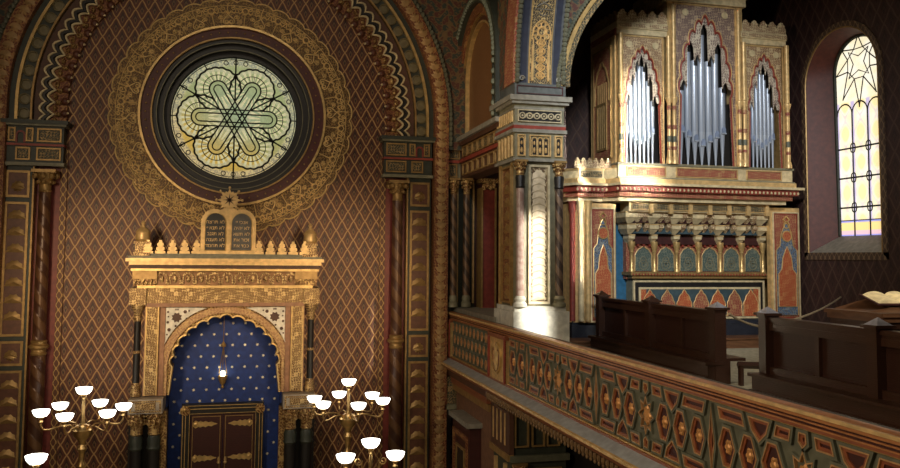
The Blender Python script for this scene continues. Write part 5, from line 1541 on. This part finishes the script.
def pew(ya, yb, posts, caps, label):
    """run of panelled pew backs along the gallery; ya > yb (far, near)"""
    X = 8.0
    r = empty('pew', (X, (ya + yb) / 2, FZ), label, 'pew', None)
    M = facing_minus_x(X); b = lambda mb, nm, m, par=None: mb.build(nm, m, par or r)
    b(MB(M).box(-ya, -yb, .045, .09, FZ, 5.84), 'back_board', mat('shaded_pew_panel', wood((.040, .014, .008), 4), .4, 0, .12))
    b(MB(M).box(-ya, -yb, -.05, .13, 5.85, 5.91).box(-ya, -yb, -.02, .10, 5.80, 5.85), 'top_rail', 'wood')
    st = MB(M)
    st.box(-ya, -yb, -.03, .06, 5.70, 5.80); st.box(-ya, -yb, -.03, .06, 5.03, 5.14)
    for a, c in zip(posts[:-1], posts[1:]):
        for i in range(1, 2):
            y = a + (c - a) * i / 2; st.box(-y - .045, -y + .045, -.015, .06, 5.12, 5.72)
    b(st, 'panel_rails', 'wood')
    # projecting plinth with moulded top
    b(MB(M).box(-ya, -yb, -.30, .06, FZ, 4.78).box(-ya, -yb, -.24, .06, 4.78, 4.98), 'plinth', 'wood')
    b(MB(M).box(-ya - .03, -yb + .03, -.30, .06, 4.98, 5.03), 'plinth_ledge', 'wood')
    # seat and book board on the far side
    b(MB(M).box(-ya, -yb, .10, .50, 5.04, 5.09), 'seat', 'wood')
    b(MB(M).box(-ya, -yb, .12, .20, FZ, 5.04), 'seat_front', 'wood')
    for y, cap in zip(posts, caps):
        p = b(MB(M).box(-y - .09, -y + .09, -.10, .12, FZ, 5.93), 'post', 'wood')
        b(MB(M).box(-y - .14, -y + .14, -.15, .17, 5.93, 5.97).box(-y - .11, -y + .11, -.12, .14, 5.90, 5.93), 'post_cap', 'wood', p)
        c = M @ Vector((-y, .01, 0)); u = .12
        py = MB().add([(c.x - u, c.y - u, 5.97), (c.x + u, c.y - u, 5.97), (c.x + u, c.y + u, 5.97), (c.x - u, c.y + u, 5.97), (c.x, c.y, 6.07)], [(0, 1, 4), (1, 2, 4), (2, 3, 4), (3, 0, 4), (0, 3, 2, 1)])
        b(py, 'cap_pyramid', 'silver' if cap else 'wood', p)
    return r

def furniture():
    pew(17.62, 12.68, (17.55, 15.15, 12.76), (0, 0, 1), 'dark panelled wooden pew back nearer the organ, beyond the aisle gap')
    pew(11.42, 4.0, (11.34, 9.02, 6.7, 4.1), (1, 1, 1, 1), 'dark panelled wooden pew back in the right foreground, before the book desk')
    g = empty('low_bench', (8.6, 12.35, FZ), 'low dark wooden bench showing through the aisle gap between the two pews', 'bench')
    MB().tube([(8.22, 12.5, 5.0), (9.1, 12.22, 4.99)], .06, 4).build('bench_top', 'wood', g)
    MB().box(8.24, 8.30, 12.44, 12.52, FZ, 4.99).build('leg', 'wood', g); MB().box(8.98, 9.04, 12.22, 12.30, FZ, 4.99).build('leg', 'wood', g)
    # organ platform
    MB().box(7.2, XS, 17.72, 20.4, FZ, 4.86).box(7.15, XS, 17.68, 20.4, 4.86, 4.90).build('platform_floor', 'floorwood', kind='structure')
    MB().box(5.6, 7.2, 16.6, 20.4, FZ, 4.78).build('step_floor', 'floorwood', kind='structure')
    # rope
    rp = [(8.06, 12.75, 5.84), (8.06, 12.3, 5.70), (8.05, 11.9, 5.66), (8.05, 11.45, 5.72)]
    pts = [(8.17, 12.66, 5.86)]
    for a, c, sag in (((8.17, 12.66, 5.86), (10.6, 14.2, 5.62), .18), ((10.6, 14.2, 5.62), (13.96, 16.9, 5.92), .06)):
        for i in range(1, 13):
            t = i / 12; pts.append((a[0] + (c[0] - a[0]) * t, a[1] + (c[1] - a[1]) * t, a[2] + (c[2] - a[2]) * t - sag * 4 * t * (1 - t)))
    MB().tube(pts, .022, 6).build('barrier_rope', 'rope', label='slack gold cord barrier strung from pew post across to the window wall', cat='rope')
    s_ = empty('rope_stand', (10.6, 14.2, FZ), 'slim brass post carrying the gold cord behind the pews', 'stanchion')
    MB().lathe(10.6, 14.2, [(.16, FZ), (.16, FZ + .03), (.04, FZ + .06), (.025, FZ + .1), (.025, 5.53), (.045, 5.55), (.03, 5.59)], 12).build('post', 'brass', s_)
    # reading desk with an open book
    X0, X1, Ya, Yb = 9.20, 10.9, 11.5, 10.3
    d = empty('reading_desk', (10.0, 10.9, FZ), 'dark wooden reading desk behind the near pew, holding an open book', 'lectern')
    MB().box(X0 + .12, X1, Yb + .1, Ya - .1, FZ, 5.78).build('desk_body', 'wood', d)
    tp = MB().box(X0 + .03, X1, Yb, Ya, 5.88, 5.96).box(X0, X1, Yb - .04, Ya + .04, 5.96, 6.02); tp.build('desk_cornice', 'floorwood', d)
    tp = MB().add([(X0 + .1, Yb + .05, 6.02), (X1, Yb + .05, 6.02), (X1, Ya - .05, 6.02), (X0 + .1, Ya - .05, 6.02), (X0 + .45, 10.62 - .02, 6.075), (X1, 10.62 - .02, 6.075), (X1, 10.62 + .4, 6.22), (X0 + .45, 10.62 + .4, 6.22)],
             [(0, 1, 5, 4), (1, 2, 6, 5), (2, 3, 7, 6), (3, 0, 4, 7), (4, 5, 6, 7)])
    tp.build('desk_slope', 'floorwood', d)
    MB().box(X0 + .06, X1, Yb + .04, Ya - .04, 5.78, 5.88).build('desk_frieze', 'wood', d)
    bk = empty('open_book', (9.8, 10.9, 6.15), 'open book with cream pages lying on the slope of the reading desk', 'book')
    bx, by, bz = 9.86, 10.62, 6.105; sl = .345; bz += .03
    vs = []; n = 8; D = .34
    for i in range(-n, n + 1):
        u = i / n; h = .07 * (1 - (abs(u) - .45) ** 2 * 3.0) if abs(u) > .02 else .012
        for t in (0, 1): vs.append((bx + .42 * u, by + D * t, bz + sl * D * t + h))
    m = 2 * n + 1
    low = [(v[0], v[1], bz + sl * (v[1] - by)) for v in vs]
    fs = [(2 * i, 2 * i + 2, 2 * i + 3, 2 * i + 1) for i in range(m - 1)] + [(2 * m + 2 * i, 2 * m + 2 * i + 1, 2 * m + 2 * i + 3, 2 * m + 2 * i + 2) for i in range(m - 1)]
    fs += [(2 * i, 2 * m + 2 * i, 2 * m + 2 * i + 2, 2 * i + 2) for i in range(m - 1)] + [(2 * i + 1, 2 * i + 3, 2 * m + 2 * i + 3, 2 * m + 2 * i + 1) for i in range(m - 1)] + [(0, 1, 2 * m + 1, 2 * m), (2 * m - 2, 4 * m - 2, 4 * m - 1, 2 * m - 1)]
    MB().add(vs + low, fs).build('pages', 'page', bk)
    e = .03; c0 = [(bx - .42 - e, by - e), (bx + .42 + e, by - e), (bx + .42 + e, by + D + e), (bx - .42 - e, by + D + e)]
    bz += .0; cv = [(x, y, bz + sl * (y - by) - .02) for x, y in c0] + [(x, y, bz + sl * (y - by)) for x, y in c0]
    MB().add([(x, y, z + .015) for x, y, z in cv], [(0, 3, 2, 1), (4, 5, 6, 7), (0, 1, 5, 4), (1, 2, 6, 5), (2, 3, 7, 6), (3, 0, 4, 7)]).build('cover', 'maroon', bk)

# ================================================================= light, camera
def light(kind, name, loc, target, energy, color, **k):
    l = bpy.data.lights.new(name, kind); l.energy = energy; l.color = color
    for a, v in k.items(): setattr(l, a, v)
    o = bpy.data.objects.new(name, l); COL.objects.link(o); o.location = loc
    d = Vector(target) - Vector(loc); o.rotation_euler = d.to_track_quat('-Z', 'Y').to_euler()
    return o

def lights():
    w = bpy.data.worlds.new('hall_ambience'); SC.world = w; w.use_nodes = True
    bg = w.node_tree.nodes['Background']; bg.inputs[0].default_value = (.75, .62, .48, 1); bg.inputs[1].default_value = AMB
    for a in LIGHTS: light(*a[:6], **a[6])

def camera():
    f = 813.0464; yaw, pitch, roll = .2438, .0669, .0079
    cy, sy = cos(yaw), sin(yaw)
    r = Vector((cy, -sy, 0)); fw = Vector((sy, cy, 0)); u = Vector((0, 0, 1))
    w = fw * cos(pitch) + u * sin(pitch); u2 = u * cos(pitch) - fw * sin(pitch)
    R = r * cos(roll) + u2 * sin(roll); U = u2 * cos(roll) - r * sin(roll)
    cam = bpy.data.cameras.new('camera'); cam.sensor_width = 36; cam.sensor_fit = 'HORIZONTAL'; cam.lens = f / 900 * 36
    cam.shift_y = -(234 - 203.144) / 900
    cam.clip_end = 200
    o = bpy.data.objects.new('camera', cam); COL.objects.link(o)
    o.matrix_world = Matrix(((R.x, U.x, -w.x, 0), (R.y, U.y, -w.y, 0), (R.z, U.z, -w.z, 6.8), (0, 0, 0, 1)))
    SC.camera = o

WARM = (1.0, .72, .42); DAY = (.90, .95, 1.0); SUN = (1.0, .93, .80)
AMB = .115
LIGHTS = [
    # warm floodlights on the gallery fronts, turned on the ark wall
    ('SPOT', 'flood_left', (-4.5, 8.0, 7.5), (-2.5, 19.3, 5.9), 2200, WARM, dict(spot_size=.56, spot_blend=1.0, shadow_soft_size=.6)),
    ('SPOT', 'flood_right', (3.8, 8.0, 7.5), (1.7, 19.3, 5.9), 2200, WARM, dict(spot_size=.56, spot_blend=1.0, shadow_soft_size=.6)),
    ('SPOT', 'flood_centre', (-.4, 7.0, 8.5), (-.4, 19.3, 4.9), 1000, WARM, dict(spot_size=.42, spot_blend=1.0, shadow_soft_size=.6)),
    # dome light from above
    ('AREA', 'dome_light', (-.5, 7, 15.5), (0, 11, 4), 230, (1, .86, .66), dict(shape='DISK', size=5)),
    # added warm fill on the gallery front, no lamp hangs there
    ('AREA', 'gallery_front_fill', (-6.0, 5.5, 9.5), (4.8, 8.5, 4.9), 520, (1, .80, .56), dict(shape='DISK', size=1.5)),
    ('SPOT', 'desk_fill_spot', (9.5, 7.0, 12.0), (9.9, 10.8, 6.2), 520, (1, .9, .68), dict(spot_size=.16, spot_blend=.8, shadow_soft_size=.3)),  # added narrow spot that brightens the open book
    ('SPOT', 'bay_fill_spot', (-3.0, 8.0, 7.0), (5.0, 17.6, 10.8), 1500, WARM, dict(spot_size=.5, spot_blend=1.0, shadow_soft_size=.5)),  # added warm spot that lifts the blind arch of the bay
    # daylight of the windows behind, on organ and pier
    ('SPOT', 'west_window_light', (2.0, 1.0, 14.6), (10.2, 18, 9), 12000, DAY, dict(spot_size=.55, spot_blend=.8, shadow_soft_size=1.0)),
    ('SPOT', 'gallery_fill_spot', (10.5, 2.0, 13.5), (9.5, 15, 4.6), 3000, (1, .95, .85), dict(spot_size=.5, spot_blend=1.0, shadow_soft_size=.8)),  # added spot from high up, brightens the carpet between the pews
    # low sun through the near window of the right wall, broken up by its bars
    ('AREA', 'sunbeam_pier', (12.5, -1, 12.5), (5.37, 14.8, 6.05), 20, SUN, dict(shape='RECTANGLE', size=.50, size_y=3.0, spread=.025)),
    ('AREA', 'sunbeam_organ', (11.5, -1, 12.8), (9.10, 18, 9.7), 38, SUN, dict(shape='RECTANGLE', size=.9, size_y=2.8, spread=.06)),
    ('AREA', 'sunbeam_wing', (12.5, -1, 12.5), (7.80, 18.3, 7.7), 4.5, SUN, dict(shape='RECTANGLE', size=.16, size_y=3.0, spread=.012)),
]
init_mats()
build_setting(); arch_trim(); rose_window(); pilasters(); torah_ark(); hanging_lamp()
candelabrum(-3.0, 17.2, 4.23, -105, 'tall seven-bowl brass candelabrum standing left of the ark, before the wall', 'standing candelabra by the ark', .0)
candelabrum(2.13, 17.2, 4.24, -81, 'tall seven-bowl brass candelabrum standing right of the ark, before the wall', 'standing candelabra by the ark', .0)
candelabrum(-2.98, 13.5, 3.80, 0, 'nearer brass candelabrum at lower left edge, one lit bowl in view', 'nearer three-bowl candelabra', .0, .41, 2, .31)
candelabrum(2.05, 13.5, 3.80, 0, 'nearer three-bowl brass candelabrum with scrolled arms, right of the ark door', 'nearer three-bowl candelabra', .0, .41, 2, .22)
side_bay(); gallery_pier(); arches(); parapet(); under_gallery(); organ(); windows(); furniture(); lights(); camera()
SC.view_settings.view_transform = 'Standard'; SC.view_settings.look = 'None'; SC.view_settings.gamma = 1; SC.view_settings.use_curve_mapping = False
SC.view_settings.exposure = 0.0
SC.cycles.use_denoising = True
SC.cycles.max_bounces = 6
